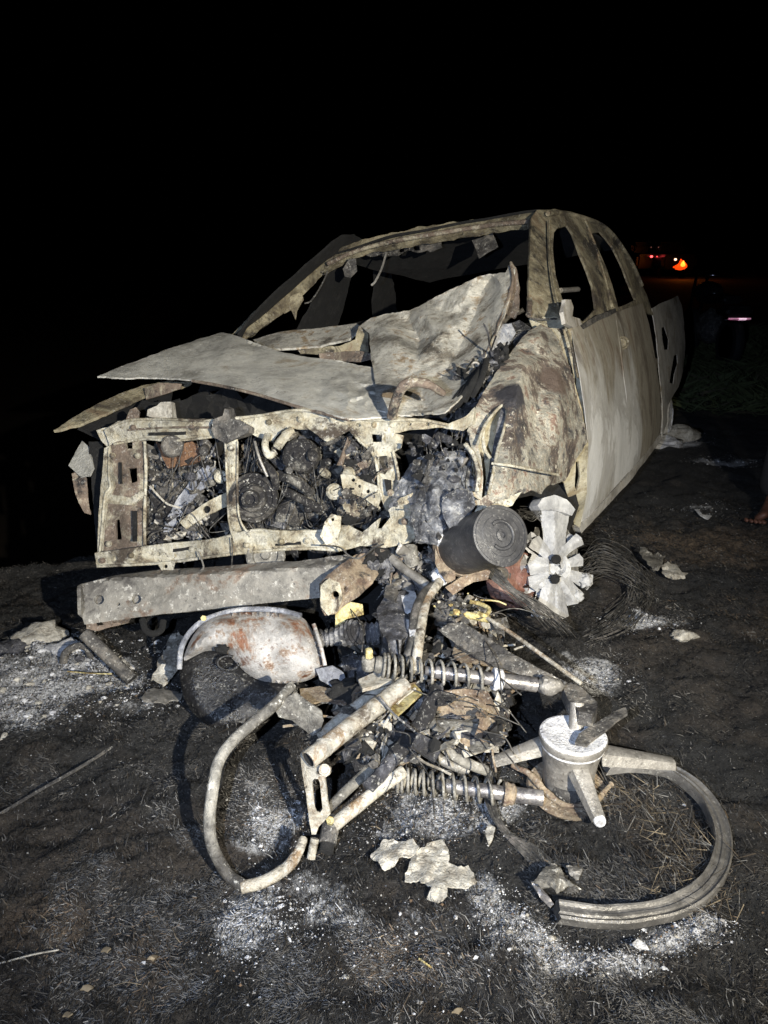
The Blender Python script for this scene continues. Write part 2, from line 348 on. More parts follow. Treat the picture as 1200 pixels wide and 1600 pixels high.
def tube(name, pts, r, mat, parent, n=12, sub=6, dent=.06, hollow=0):
    P = catmull(pts, sub) if len(pts) > 2 else [Vector(pts[0]).lerp(Vector(pts[1]), k/6) for k in range(7)]
    _seed[0] += 1
    V, F = tube_geo(P, r, n, dent, _seed[0], hollow)
    if hollow:
        nb = (len(P)-1)*n; mi = [0]*nb+[1 if (k % 3) else 0 for k in range(len(F)-nb)]
        o = mesh_obj(name, V, F, mat, parent, mats=[mat, 'soot'], mi=mi)  # shallow bore coloured black to imitate the shade inside an open end
    else: o = mesh_obj(name, V, F, mat, parent)
    sharp(o, 50); return o
def lathe(name, base, axis, prof, mat, parent, n=28, dent=0, arc=1.0):
    """prof: list of (radius, distance along axis)"""
    base = Vector(base); ax = Vector(axis).normalized(); u = ax.orthogonal().normalized(); v = ax.cross(u); V = []; F = []
    for (r, h) in prof:
        for k in range(n):
            a = 2*math.pi*k/n; q = u*math.cos(a)+v*math.sin(a); p = base+ax*h+q*r
            if dent: p += q*dent*noise.noise(p*14)+ax*dent*.6*noise.noise(p*17+Vector((5, 0, 0)))
            V.append(p)
    m = len(prof)
    for i in range(m-1):
        for k in range(n): F.append((i*n+k, i*n+(k+1) % n, (i+1)*n+(k+1) % n, (i+1)*n+k))
    F.append(tuple(reversed(range(n)))); F.append(tuple(range((m-1)*n, m*n)))
    o = mesh_obj(name, V, F, mat, parent); sharp(o, 35); return o
def coil(name, a, b, R, r, turns, mat, parent, tight=1.0):
    a, b = Vector(a), Vector(b); ax = (b-a).normalized(); u = ax.orthogonal().normalized(); v = ax.cross(u); P = []
    n = int(turns*18)
    for i in range(n+1):
        t = i/n; s = t**tight; an = t*turns*2*math.pi
        w = 1+.03*noise.noise(Vector((t*9, 0, R*100)))
        P.append(a+(b-a)*s+(u*math.cos(an)+v*math.sin(an))*R*w)
    V, F = tube_geo(P, r, 8); return mesh_obj(name, V, F, mat, parent)
def block_geo(corners8):
    V = [Vector(c) for c in corners8]
    return V, [(0,3,2,1),(4,5,6,7),(0,1,5,4),(1,2,6,5),(2,3,7,6),(3,0,4,7)]
def prism(name, outer, depfn, thick, mat, parent, holes=(), **k):
    return sheet(name, outer, None, mat, parent, holes=holes, fn=depfn, thick=thick, **k)
def lump(name, c, size, mat, parent=None, rough=.35, sub=3, seed=0, freq=2.2):
    bm = bmesh.new(); bmesh.ops.create_icosphere(bm, subdivisions=sub, radius=1)
    for v in bm.verts:
        q = v.co*freq+Vector((seed*3.1, seed, 0)); k = 1+rough*noise.noise(q)+rough*.6*noise.noise(q*2.3)+rough*.4*noise.noise(q*5)
        v.co = v.co*k
    V = [Vector((v.co.x*size[0], v.co.y*size[1], v.co.z*size[2]))+Vector(c) for v in bm.verts]; F = [tuple(x.index for x in f.verts) for f in bm.faces]; bm.free()
    return mesh_obj(name, V, F, mat, parent)

# ------------------------------------------------------------------ terrain
def edge_y(x): return np.interp(x, [-30, -6, -2.1, -1.25, .2, 1.5, 20, 200], [-8, 2.3, 3.65, 4.0, 6.95, 10.4, 62, 580])
def th0(x, y):
    e = edge_y(x); z = -np.clip((y-e)*.65, 0, 4.)
    z = z-.20*smooth(-.3, -1.6, x)*smooth(2.2, 3.4, y)
    return z
def fbm(x, y, sc, octv, seed):
    out = np.zeros_like(x); a = 1.0; rs = np.random.RandomState(seed)
    for o in range(octv):
        n = 256; g = rs.rand(n, n); u, v = x*sc, y*sc; iu, iv = np.floor(u).astype(int), np.floor(v).astype(int); fu, fv = u-iu, v-iv
        fu = fu*fu*(3-2*fu); fv = fv*fv*(3-2*fv)
        A = g[iu % n, iv % n]; B = g[(iu+1) % n, iv % n]; C = g[iu % n, (iv+1) % n]; Dd = g[(iu+1) % n, (iv+1) % n]
        out += a*((A*(1-fu)+B*fu)*(1-fv)+(C*(1-fu)+Dd*fu)*fv-.5); sc *= 2.07; a *= .55
    return out
def th(x, y):
    x = np.asarray(x, float); y = np.asarray(y, float)
    near = 1-smooth(6, 14, np.hypot(x, y))
    return th0(x, y)+near*(.035*fbm(x, y, 2.3, 2, 1)+.036*fbm(x+9, y, 11, 5, 2)-.008)
def tz(x, y): return float(th(np.array([x]), np.array([y]))[0])
# where ash, bare soil and unburnt straw lie on the ground: photo-free list of (x, y, rx, ry, strength)
def gp(px, py): p = G(px, py); return p.x, p.y
def spotlist(L): return [(*gp(a, b), rx, ry, s) for a, b, rx, ry, s in L]
ASH = spotlist([(40,1060,.46,.30,1.1),(75,990,.26,.18,1.0),(140,1060,.26,.12,.8),(20,1110,.25,.14,.85),(120,1030,.2,.14,.8),(430,1270,.13,.15,.75),(400,1440,.14,.15,.75),(470,1400,.10,.1,.5),
 (830,1462,.10,.04,.8),(900,1488,.12,.04,1.0),(965,1496,.12,.035,.9),(1040,1472,.10,.03,.8),(1095,1445,.07,.03,.8),(760,1250,.12,.08,.7),(620,1290,.16,.10,.6),(800,1440,.06,.08,.9),(1005,970,.17,.09,1.0),(930,1050,.13,.10,1.0),(770,1420,.07,.10,.8),(700,1270,.18,.12,.8),(640,1230,.17,.12,.65),(900,1490,.2,.05,.5),(1075,1460,.12,.04,.7),
 (1135,720,.25,.16,.8),(1055,690,.3,.2,.7),(620,1480,.2,.1,.25),(260,1080,.15,.1,.5),(210,1105,.2,.08,.4),(760,1180,.15,.1,.4),(1090,795,.2,.1,.35),(230,1005,.18,.12,.4),(560,1450,.3,.2,.25)])
SOIL = spotlist([(1150,845,.7,.35,.6),(1190,960,.3,.3,.4),(60,1450,.16,.08,.6),(240,1490,.08,.12,.5),(650,1490,.14,.1,.5),(700,1580,.1,.06,.5),(1060,1310,.16,.16,.5),(60,900,.4,.2,.25),(480,1260,.14,.16,.35),(640,1240,.3,.25,.35),(560,1220,.2,.2,.35),(1180,640,2.,.6,.4)])
BLACK = spotlist([(1160,1150,.6,.6,.95),(1080,900,.35,.3,.6),(1160,1400,.22,.3,.8),(1100,1040,.4,.3,.6),(1172,1300,.09,.16,1.0),(1150,1400,.10,.10,1.0),(1085,1442,.12,.05,1.0),(985,1462,.14,.035,1.0),(880,1452,.10,.03,.9),(800,1390,.06,.08,.8),(775,1320,.06,.10,.8),(250,1200,.3,.25,.35),(930,1310,.1,.1,.3),(900,900,.35,.45,.9),(980,910,.25,.25,.6),(1000,780,.5,.6,.7),(960,1110,.25,.25,.6)])
def mask(L, x, y):
    m = np.zeros_like(x)
    for a, b, rx, ry, s in L: m = np.maximum(m, s*np.exp(-(((x-a)/rx)**2+((y-b)/ry)**2)*1.1))
    return m
def ground_mesh():
    xs = np.r_[np.linspace(-60, -3.2, 40)[:-1], np.linspace(-3.2, -1.9, 60)[:-1], np.linspace(-1.9, 2.2, 440), np.linspace(2.2, 4.5, 80)[1:], np.linspace(4.5, 90, 60)[1:]]
    ys = np.r_[np.linspace(-30, .7, 16)[:-1], np.linspace(.7, 4.2, 420), np.linspace(4.2, 9, 170)[1:], np.linspace(9, 300, 120)[1:]]
    X, Y = np.meshgrid(xs, ys); Z = th(X.ravel(), Y.ravel())
    nx, ny = len(xs), len(ys)
    V = np.stack([X.ravel(), Y.ravel(), Z], 1)
    i = np.arange(nx*ny).reshape(ny, nx); Q = np.stack([i[:-1,:-1], i[:-1,1:], i[1:,1:], i[1:,:-1]], -1).reshape(-1, 4)
    me = bpy.data.meshes.new('ground'); me.vertices.add(len(V)); me.vertices.foreach_set('co', V.ravel())
    me.loops.add(Q.size); me.loops.foreach_set('vertex_index', Q.ravel().astype(np.int32)); me.polygons.add(len(Q)); me.polygons.foreach_set('loop_start', np.arange(0, Q.size, 4, dtype=np.int32))
    me.polygons.foreach_set('loop_total', np.full(len(Q), 4, np.int32)); me.update(calc_edges=True); me.validate()
    x, y = V[:,0], V[:,1]
    nz = fbm(x, y, 9, 5, 11); nz2 = fbm(x+3, y, 5, 5, 12)
    a = mask(ASH, x, y); a = np.clip(smooth(.32, .75, a+nz*.55), 0, 1)
    s = np.clip(smooth(.2, .7, mask(SOIL, x, y)+nz2*.5), 0, 1)
    s = np.maximum(s, .28*smooth(.1, .5, fbm(x+17, y, 2.6, 5, 41))); s = np.maximum(s, smooth(6, 10, np.hypot(x, y))*.6)
    k = np.clip(smooth(.2, .6, mask(BLACK, x, y)+nz2*.4), 0, 1)
    at = me.color_attributes.new('cover', 'FLOAT_COLOR', 'POINT'); at.data.foreach_set('color', np.stack([a, s, k, np.ones_like(a)], 1).ravel())
    me.shade_smooth()
    M = N('burnt_ground')
    ca = M.n('ShaderNodeVertexColor', layer_name='cover'); sp = M.n('ShaderNodeSeparateColor'); M.l(ca.outputs[0], sp.inputs[0])
    charc = M.ramp(M.noise(55, 6, .75), [(.36,(.004,.004,.004)),(.50,(.010,.0096,.0092)),(.61,(.026,.0245,.0225)),(.73,(.11,.105,.098))])
    blk = M.ramp(M.noise(70, 5, .7), [(.35,(.006,.006,.006)),(.6,(.014,.014,.014)),(.75,(.035,.034,.033))])
    soil = M.ramp(M.noise(40, 6, .7), [(.3,(.022,.016,.011)),(.5,(.07,.048,.03)),(.68,(.13,.095,.06)),(.8,(.2,.16,.11))])
    ash = M.ramp(M.noise(120, 5, .75), [(.30,(.07,.07,.07)),(.45,(.30,.30,.30)),(.6,(.55,.55,.55)),(.75,(.75,.75,.75))])
    b = M.mix(sp.outputs[2], charc, blk); b = M.mix(sp.outputs[1], b, soil)
    an = M.ramp(M.noise(85, 5, .8), [(.30, 0), (.70, 1)])
    ad = M.n('ShaderNodeMath', operation='MULTIPLY_ADD'); M.l(sp.outputs[0], ad.inputs[0]); ad.inputs[1].default_value = 1.7; 
    sb = M.n('ShaderNodeMath', operation='MULTIPLY_ADD'); M.l(an, sb.inputs[0]); sb.inputs[1].default_value = .9; sb.inputs[2].default_value = -.75; M.l(sb.outputs[0], ad.inputs[2]); ad.use_clamp = True
    b = M.mix(ad.outputs[0], b, ash)
    fl = M.ramp(M.noise(260, 2, .6), [(.685, 0), (.71, 1)]); b = M.mix(fl, b, (.33, .32, .30))
    M.l(b, M.b.inputs['Base Color']); M.b.inputs['Roughness'].default_value = .85
    M.bump(M.mix(.4, M.noise(42, 9, .78), M.noise(200, 5, .75)), 1.0, .022)
    me.materials.append(M.m)
    o = bpy.data.objects.new('ground', me); COL.objects.link(o); tag(o, 'charred black ground with ash patches and scorched grass', None, None, 'structure')
    return o
ground_mesh()

def tri_stuff(name, V, F, mats, mi, label, parent=None):
    me = bpy.data.meshes.new(name); V = np.asarray(V, np.float32); F = np.asarray(F, np.int32); k = F.shape[1]
    me.vertices.add(len(V)); me.vertices.foreach_set('co', V.ravel()); me.loops.add(F.size); me.loops.foreach_set('vertex_index', F.ravel())
    me.polygons.add(len(F)); me.polygons.foreach_set('loop_start', np.arange(0, F.size, k, dtype=np.int32)); me.polygons.foreach_set('loop_total', np.full(len(F), k, np.int32))
    for m in mats: me.materials.append(m)
    me.polygons.foreach_set('material_index', np.asarray(mi, np.int32)); me.update(calc_edges=True)
    o = bpy.data.objects.new(name, me); COL.objects.link(o); tag(o, label, None, None, 'stuff'); return o
def blades():
    rs = np.random.RandomState(5); n = 60000
    # density falls with distance
    y = .75+(4.6-.75)*rs.rand(n)**1.35; x = (rs.rand(n)*2-1)*(.45+.62*y)
    s = mask(SOIL, x, y); bk = mask(BLACK, x, y); a = mask(ASH, x, y)
    keep = rs.rand(n) > np.clip(.75*bk+.5*a+.45*smooth(-.05, .4, fbm(x, y, 3.1, 4, 77))+.3*smooth(.4, 1.3, x), 0, .93); x, y, s = x[keep], y[keep], s[keep]; n = len(x)
    clump = fbm(x, y, 4, 3, 21); ang = rs.normal(0, .9, n)+clump*6+.4
    L = np.clip(rs.lognormal(-4.1, .5, n), .006, .08); w = rs.uniform(.0004, .0012, n)*(.7+.5*y/2)
    tilt = np.abs(rs.normal(.15, .35, n)); z = th(x, y)+rs.rand(n)*.006
    dx, dy, dz = np.cos(ang)*np.cos(tilt), np.sin(ang)*np.cos(tilt), np.sin(tilt); px, py = -np.sin(ang), np.cos(ang); cv = rs.normal(0, .45, n)
    V = np.zeros((n, 6, 3))
    for k, t in enumerate((0, .5, 1)):
        cx = x+dx*L*t+px*cv*L*t*t; cy = y+dy*L*t+py*cv*L*t*t; cz = z+dz*L*(t-.35*t*t)+.002; ww = w*(1, .9, .25)[k]
        V[:,2*k] = np.stack([cx+px*ww, cy+py*ww, cz], 1); V[:,2*k+1] = np.stack([cx-px*ww, cy-py*ww, cz+ww*.6], 1)
    b = (np.arange(n)*6)[:,None]; F = np.concatenate([b+np.array([[0,1,3,2]]), b+np.array([[2,3,5,4]])], 1).reshape(-1, 4)
    u = rs.rand(n)+.25*fbm(x, y, 3, 3, 31); mi = np.where(u < .52, 0, np.where(u < .88, 1, np.where(u < .955, 2, 3)))
    mi = np.where((s > .25) & (rs.rand(n) < .35), np.where(rs.rand(n) < .8, 2, 4), mi)
    mats = [plain('char_blade_black', (.013,.012,.012), .5), plain('char_blade_grey', (.055,.051,.046), .55), plain('char_blade_brown', (.06,.045,.03), .75), plain('ash_blade', (.17,.165,.155), .8), plain('straw_blade', (.20,.16,.105), .7)]
    tri_stuff('burnt_grass', V.reshape(-1, 3), F, mats, np.repeat(mi, 2), 'flattened charred grass blades covering the ground')
    # straw left inside the wheel's ring
    return mats
BM = blades()
def fibres():
    rs = np.random.RandomState(15); n = 560000
    y = .75+(4.3-.75)*rs.rand(n)**1.3; x = (rs.rand(n)*2-1)*(.42+.56*y)
    bk = mask(BLACK, x, y); a = np.clip(smooth(.42, .9, mask(ASH, x, y)+fbm(x, y, 9, 5, 11)*.45), 0, 1); so = mask(SOIL, x, y)
    keep = rs.rand(n) > np.clip(.7*bk+.25*smooth(.5, 1.4, x), 0, .9); x, y, a, so = x[keep], y[keep], a[keep], so[keep]; n = len(x)
    ang = fbm(x, y, 5, 3, 61)*7+fbm(x, y, 1.3, 2, 62)*3+rs.normal(0, .75, n); L = np.clip(rs.lognormal(-4.75, .42, n), .003, .028); w = rs.uniform(.0003, .00075, n)*(.75+.4*y)
    t = rs.normal(.08, .3, n); z = th(x, y)+rs.rand(n)*.007; dx, dy, dz = np.cos(ang)*L, np.sin(ang)*L, np.sin(t)*L; px, py = -np.sin(ang)*w, np.cos(ang)*w
    V = np.zeros((n, 4, 3)); V[:,0] = np.stack([x+px, y+py, z], 1); V[:,1] = np.stack([x-px, y-py, z+w], 1); V[:,2] = np.stack([x+dx-px*.5, y+dy-py*.5, z+dz+w], 1); V[:,3] = np.stack([x+dx+px*.5, y+dy+py*.5, z+dz], 1)
    tone = rs.rand(n)+.35*fbm(x, y, 6, 4, 71); mi = np.where(tone < .44, 0, np.where(tone < .80, 1, np.where(tone < 1.02, 2, 3)))
    mi = np.where((rs.rand(n) < so*.45) & (mi > 0), 4, mi); mi = np.where(rs.rand(n) < a*.65, np.where(rs.rand(n) < .4, 5, 3), mi)
    tri_stuff('charred_fibres', V.reshape(-1, 3), np.arange(n*4).reshape(-1, 4), [plain('fibre_black', (.012,.0115,.011), .55), plain('fibre_dark', (.028,.0265,.024), .55), plain('fibre_grey', (.062,.056,.048), .6), plain('fibre_pale', (.19,.18,.165), .7), plain('fibre_brown', (.11,.075,.045), .7), plain('fibre_ash', (.42,.42,.43), .9)], mi, 'fine matted charred fibres and ash threads covering the ground')
fibres()
def ring_straw():
    rs = np.random.RandomState(8); n = 1700; c = G(1075, 1300); c2 = G(1000, 1250)
    t = rs.rand(n); ang0 = rs.uniform(-1.9, .9, n); rr = .19+.07*rs.normal(0, .6, n); x = G(950, 1330).x+rr*1.15*np.cos(ang0*.9+.6); y = G(950, 1330).y+rr*np.sin(ang0*.9+.6)
    ang = rs.rand(n)*6.28; L = rs.uniform(.02, .07, n); w = rs.uniform(.0006, .0013, n); z = th(x, y)+.003+rs.rand(n)*.02; dz = rs.normal(.1, .3, n)*L
    dx, dy = np.cos(ang)*L, np.sin(ang)*L; px, py = -np.sin(ang)*w, np.cos(ang)*w; V = np.zeros((n, 4, 3))
    V[:,0] = np.stack([x+px, y+py, z], 1); V[:,1] = np.stack([x-px, y-py, z+w], 1); V[:,2] = np.stack([x+dx-px*.3, y+dy-py*.3, z+dz], 1); V[:,3] = np.stack([x+dx+px*.3, y+dy+py*.3, z+dz], 1)
    tri_stuff('dry_straw', V.reshape(-1, 3), np.arange(n*4).reshape(-1, 4), BM, rs.choice([0, 1, 2, 3, 4], n, p=[.25, .3, .2, .1, .15]), 'pale unburnt straw lying inside the broken wheel ring')
ring_straw()
def flakes():
    rs = np.random.RandomState(9); P = []
    for (a, b, rx, ry, s) in ASH:
        m = int(1300*s*max(.3, rx*ry/.02)**.6); P.append(np.stack([rs.normal(a, rx*.5, m), rs.normal(b, ry*.5, m)], 1))
    m = 1800; yy = .8+3.6*rs.rand(m)**1.3; P.append(np.stack([(rs.rand(m)*2-1)*(.45+.6*yy), yy], 1))
    P = np.concatenate(P); n = len(P); x, y = P[:,0], P[:,1]; z = th(x, y)+.003; sz = np.clip(rs.lognormal(-6.5, .55, n), .0008, .009); an = rs.rand(n)*6.28
    V = np.zeros((n, 5, 3)); up = rs.uniform(.2, 1.2, n)
    for k in range(4):
        r = sz*rs.uniform(.5, 1.2, n); a = an+k*1.571+rs.normal(0, .25, n); V[:,k] = np.stack([x+r*np.cos(a), y+r*np.sin(a)*.8, z+sz*rs.uniform(-.1, .45, n)], 1)
    V[:,4] = np.stack([x, y, z+sz*up], 1)
    b = (np.arange(n)*5)[:,None]; F = np.concatenate([b+np.array([[k, (k+1) % 4, 4]]) for k in range(4)], 1).reshape(-1, 3)
    mats = [MT['ashw'], plain('grey_flake', (.26,.25,.24), .9), plain('black_flake', (.02,.02,.02), .8), plain('brown_flake', (.14,.09,.05), .9)]
    mi = rs.choice([0, 1, 2, 3], n, p=[.45, .28, .2, .07]); tri_stuff('ash_flakes', V.reshape(-1, 3), F, mats, np.repeat(mi, 4), 'loose white and grey ash flakes scattered on the ground')
flakes()

# ================================================================== the burnt pickup truck
truck = thing('pickup_truck', fromV((0, 1.6, 0)), 'burnt-out double cab pickup truck with crumpled hood and smashed front', 'truck')
F_ = dep([(160,670,2.86),(720,660,2.45),(150,875,2.82),(650,845,2.47),(420,760,2.66)])     # the radiator support's own surface
def fo(off): return lambda x, y: F_(x, y)+off
MT['door'] = door_mat()
def stain(mat, centre, r, col):
    t = mat.node_tree; b = t.nodes['Principled BSDF']; src = b.inputs['Base Color'].links[0].from_socket; tc = [n for n in t.nodes if n.type == 'TEX_COORD'][0]
    d = t.nodes.new('ShaderNodeVectorMath'); d.operation = 'DISTANCE'; t.links.new(tc.outputs['Object'], d.inputs[0]); d.inputs[1].default_value = centre-parent_world(truck)
    nz = t.nodes.new('ShaderNodeTexNoise'); nz.inputs['Scale'].default_value = 16; nz.inputs['Detail'].default_value = 6; nz.inputs['Roughness'].default_value = .7; t.links.new(tc.outputs['Object'], nz.inputs['Vector'])
    a = t.nodes.new('ShaderNodeMath'); a.operation = 'MULTIPLY_ADD'; t.links.new(nz.outputs['Fac'], a.inputs[0]); a.inputs[1].default_value = r*1.6; t.links.new(d.outputs['Value'], a.inputs[2])
    mr = t.nodes.new('ShaderNodeMapRange'); mr.inputs['From Min'].default_value = r*1.55; mr.inputs['From Max'].default_value = r*1.9; mr.inputs['To Min'].default_value = 1; mr.inputs['To Max'].default_value = 0; t.links.new(a.outputs[0], mr.inputs['Value'])
    mx = t.nodes.new('ShaderNodeMix'); mx.data_type = 'RGBA'; t.links.new(mr.outputs[0], mx.inputs[0]); t.links.new(src, mx.inputs[6]); mx.inputs[7].default_value = (*col, 1); t.links.new(mx.outputs[2], b.inputs['Base Color'])
stain(MT['fender'], D(806, 614, 2.52), .075, (.035, .034, .04)); stain(MT['fender'], D(862, 600, 2.82), .07, (.11, .08, .062))
# ---- front structure
sheet('upper_crossbar', [(163,672),(185,658),(225,653),(330,655),(400,648),(470,638),(520,644),(548,650),(600,655),(620,650),(655,654),(700,662),(728,650),(742,636),(738,662),(724,674),(690,668),(640,672),(606,680),(560,676),(525,670),(488,672),(440,669),(405,673),(380,680),(330,684),(268,690),(226,684),(195,690),(172,700)], None, 'cream', truck,
      holes=[circ(440,656,3), circ(560,664,3.5), circ(640,662,3), circ(668,663,3)], step=6, thick=.03, fn=lambda x, y: F_(x, y)-.018*math.cos((y-663)/14), amp=.006, amp2=.003)
sheet('crossbar_flange', [(372,668),(420,656),(500,652),(545,660),(548,672),(510,690),(480,668),(440,672),(425,690),(405,684)], None, 'cream', truck, step=6, thick=.006, fn=lambda x, y: F_(x, y)-.03, amp=.008)
sheet('radiator_side_panel', [(170,694),(196,676),(224,684),(228,720),(226,790),(226,856),(190,868),(152,872),(156,830),(160,800),(164,772),(172,760),(168,720)], None, 'creamb', truck, holes=[[(196,684),(207,684),(207,701),(197,701)], [(199,732),(214,730),(215,752),(203,756)], [(181,812),(187,812),(190,843),(181,843)]], fn=fo(.01), step=6, thick=.012, amp=.014, ns=14)
sheet('side_panel_rib', [(163,700),(170,696),(178,760),(172,772),(205,778),(222,765),(226,772),(206,790),(165,786),(158,860),(152,862),(154,800)], None, 'cream', truck, fn=fo(-.012), step=6, thick=.012, amp=.008)
sheet('lower_crossbar', [(148,864),(200,858),(250,850),(330,842),(362,838),(395,826),(440,829),(500,828),(545,820),(560,828),(566,852),(530,862),(480,858),(420,862),(360,868),(300,876),(250,882),(151,887)], None, 'cream', truck, holes=[circ(179,873,4,5), circ(248,866,3)], fn=lambda x, y: F_(x, y)-.03-.02*math.cos((y-862+(x-150)*.07)/13), step=6, thick=.03, amp=.006, amp2=.003)
sheet('mount_tab', [(246,880),(272,877),(269,896),(258,899)], None, 'cream', truck, holes=[circ(259,885,3)], fn=fo(-.045), step=5, thick=.006)
sheet('center_brace', [(350,690),(372,686),(371,725),(371,770),(375,812),(392,838),(398,858),(384,866),(366,850),(357,815),(354,760)], None, 'cream', truck, holes=[circ(361,728,2.5), [(359,739),(363,739),(363,748),(359,748)]], fn=lambda x, y: F_(x, y)-.05+.016*((x-362)/10)**2*(y < 830), step=5, thick=.012, amp=.003)
sheet('hood_latch', [(333,655),(348,650),(351,638),(357,640),(360,654),(376,656),(392,666),(388,676),(372,684),(350,692),(336,684),(330,670)], None, 'dark', truck, fn=fo(-.075), step=5, thick=.05, amp=.02, ns=25)
sheet('diagonal_brace', [(278,812),(300,800),(330,780),(356,768),(358,790),(322,806),(290,826),(284,820)], None, 'cream', truck, holes=[circ(323,796,6)], fn=fo(.03), step=5, thick=.008, amp=.006)
sheet('condenser_bracket', [(262,806),(280,775),(305,742),(318,727),(336,728),(333,746),(315,765),(290,792),(266,832),(255,832)], None, 'blueg', truck, holes=[circ(328,735,3)], fn=fo(.06), step=5, thick=.01, amp=.008)
sheet('radiator', [(226,700),(250,696),(305,712),(316,742),(300,770),(276,800),(262,840),(232,856),(222,850),(222,780)], None, 'engine', truck, fn=fo(.10), step=4.5, thick=.03, amp=.05, ns=22, amp2=.02, ns2=80, jag=4, crease=.5)
sheet('rust_box', [(244,690),(262,700),(300,690),(312,700),(308,722),(285,728),(262,732),(252,712)], None, 'rust', truck, fn=fo(.04), step=5, thick=.04, amp=.012)
hc = D(270, 697, F_(270, 697)-.03); hn = (Vector(CP)-hc).normalized()+Vector((.2, 0, .1))
lathe('horn', hc+hn*-.02, hn, [(.0, -.01), (.030, -.01), (.038, .0), (.040, .012), (.036, .020), (.032, .018), (.026, .022), (.018, .020), (.010, .024), (.006, .030), (.001, .030)], 'dark', truck, n=24)
sheet('tan_box', [(229,650),(231,640),(245,634),(252,628),(268,628),(269,652),(250,655)], None, 'ashb', truck, fn=lambda x, y: 2.92, step=6, thick=.05, amp=.012)
sheet('strap', [(196,655),(203,640),(212,636),(218,644),(217,656)], None, 'creamb', truck, fn=lambda x, y: 2.9, step=5, thick=.01, amp=.012)
def hem(name, pts, off, r, mat='cream'): return tube(name, [D(x, y, F_(x, y)+off) for x, y in pts], r, mat, truck, n=8, dent=.3)
hem('pressed_flange', [(172,668),(200,657),(250,655),(330,657),(400,650),(470,641),(545,652),(600,657),(655,656),(700,664)], -.026, .0055)
hem('pressed_flange', [(178,694),(226,686),(268,689),(330,683),(380,679)], -.016, .005)
hem('pressed_flange', [(200,672),(260,668),(330,668)], -.022, .004, 'creamb')
hem('pressed_flange', [(150,866),(250,852),(330,844),(395,829),(440,831),(500,830),(545,823)], -.045, .0055)
hem('pressed_flange', [(152,885),(250,880),(300,874),(360,866),(420,860),(480,857),(530,860)], -.045, .0055)
hem('pressed_flange', [(352,692),(355,760),(358,815),(367,848)], -.052, .004)
hem('pressed_flange', [(371,690),(371,770),(375,812),(391,838)], -.052, .004)
hem('pressed_flange', [(226,690),(228,740),(226,800),(226,856)], -.006, .006)
hem('pressed_flange', [(171,700),(170,740),(172,762),(164,774),(160,820),(155,868)], -.016, .005)
hem('pressed_flange', [(549,674),(563,690),(582,708),(590,735),(592,760),(598,782)], -.022, .005)
hem('pressed_flange', [(614,706),(620,730),(624,760),(619,790)], -.02, .005)
for pts in ([(232,676),(290,674),(290,679),(232,681)], [(270,858),(318,851),(318,856),(270,863)], [(430,848),(470,846),(470,851),(430,853)], [(186,722),(190,722),(191,756),(187,756)], [(206,798),(214,798),(214,846),(207,846)], [(600,748),(611,750),(612,770),(603,768)]):
    sheet('slot_shade', pts, None, 'soot', truck, fn=lambda x, y: F_(x, y)-.048 if y > 840 else F_(x, y)-.022, step=6, thick=.002, amp=0, amp2=0, jag=.5)  # dark sheet laid on the bar, standing in for shade inside an open slot
for (x, y, o_) in ((208,668,-.03),(238,664,-.03),(300,668,-.03),(420,660,-.04),(470,655,-.04),(520,655,-.04),(585,664,-.02),(612,664,-.02),(160,876,-.06),(205,868,-.06),(300,858,-.06),(440,846,-.06),(480,845,-.06),(386,852,-.065),(362,700,-.062),(610,770,-.03),(632,815,-.09),(215,712,-.01),(176,712,-.03),(170,850,-.03)):
    c = D(x, y, F_(x, y)+o_); lathe('bolt_head', c, (Vector(CP)-c).normalized(), [(.001, -.02), (.010, -.02), (.011, -.002), (.0075, .001), (.006, .005), (.001, .005)], rnd.choice(['cream', 'creamb', 'pillar']), truck, n=10)
# ---- bumper
BB = facet([(127,906,2.66),(400,882,2.56),(545,868,2.50),(125,918,2.585),(400,893,2.49),(530,882,2.44),(130,968,2.60),(400,945,2.50),(518,932,2.45),(133,978,2.60),(556,878,2.46)], 1.5)
sheet('bumper_beam', [(126,913),(180,899),(250,890),(330,886),(400,880),(470,876),(545,866),(556,880),(530,905),(520,932),(460,938),(400,944),(330,952),(250,960),(190,968),(132,976),(127,960)], None, 'beam', truck, holes=[circ(155,937,8,7.5,12), circ(213,936,8,7.5,12), circ(185,944,3,2.5)], fn=BB, step=5.5, thick=.012, amp=.004, ns=4, amp2=.001, jag=.6, sh=14)
sheet('beam_back_plate', [(135,925),(540,885),(525,925),(138,965)], None, 'beam', truck, fn=lambda x, y: BB(x, y)+.05, step=14, thick=.008)
sheet('beam_end_lip', [(133,970),(190,962),(205,966),(200,974),(150,986),(135,984)], None, 'creamb', truck, holes=[[(148,972),(158,970),(162,976),(152,978)]], fn=lambda x, y: BB(x, y)+.02, step=5, thick=.005, amp=.006)
sheet('crash_bracket', [(500,912),(512,898),(530,884),(556,866),(578,864),(592,874),(594,892),(582,912),(560,932),(540,945),(524,960),(508,962),(500,948)], [(505,935,2.36),(520,905,2.37),(575,875,2.5),(590,890,2.5),(540,940,2.38),(545,900,2.38)], 'rustplate', truck, holes=[circ(526,928,6,7,9), circ(540,920,2.5,5)], step=5, thick=.01, amp=.02, ns=16)
sheet('bracket_face', [(501,914),(514,904),(530,910),(536,935),(528,955),(512,962),(501,948)], None, 'cream', truck, holes=[circ(524,930,6,7,9)], fn=lambda x, y: 2.335+.0004*(x-515), step=5, thick=.006, amp=.006)
sheet('tow_bracket', [(524,958),(545,940),(566,945),(568,960),(540,968),(534,985),(524,984)], None, 'yellow', truck, fn=lambda x, y: 2.42, step=5, thick=.02, amp=.012)
tube('tow_hook', [D(222,968,2.62), D(228,985,2.6), D(240,990,2.6), D(252,984,2.62), D(255,970,2.64)], .011, 'soot', truck)
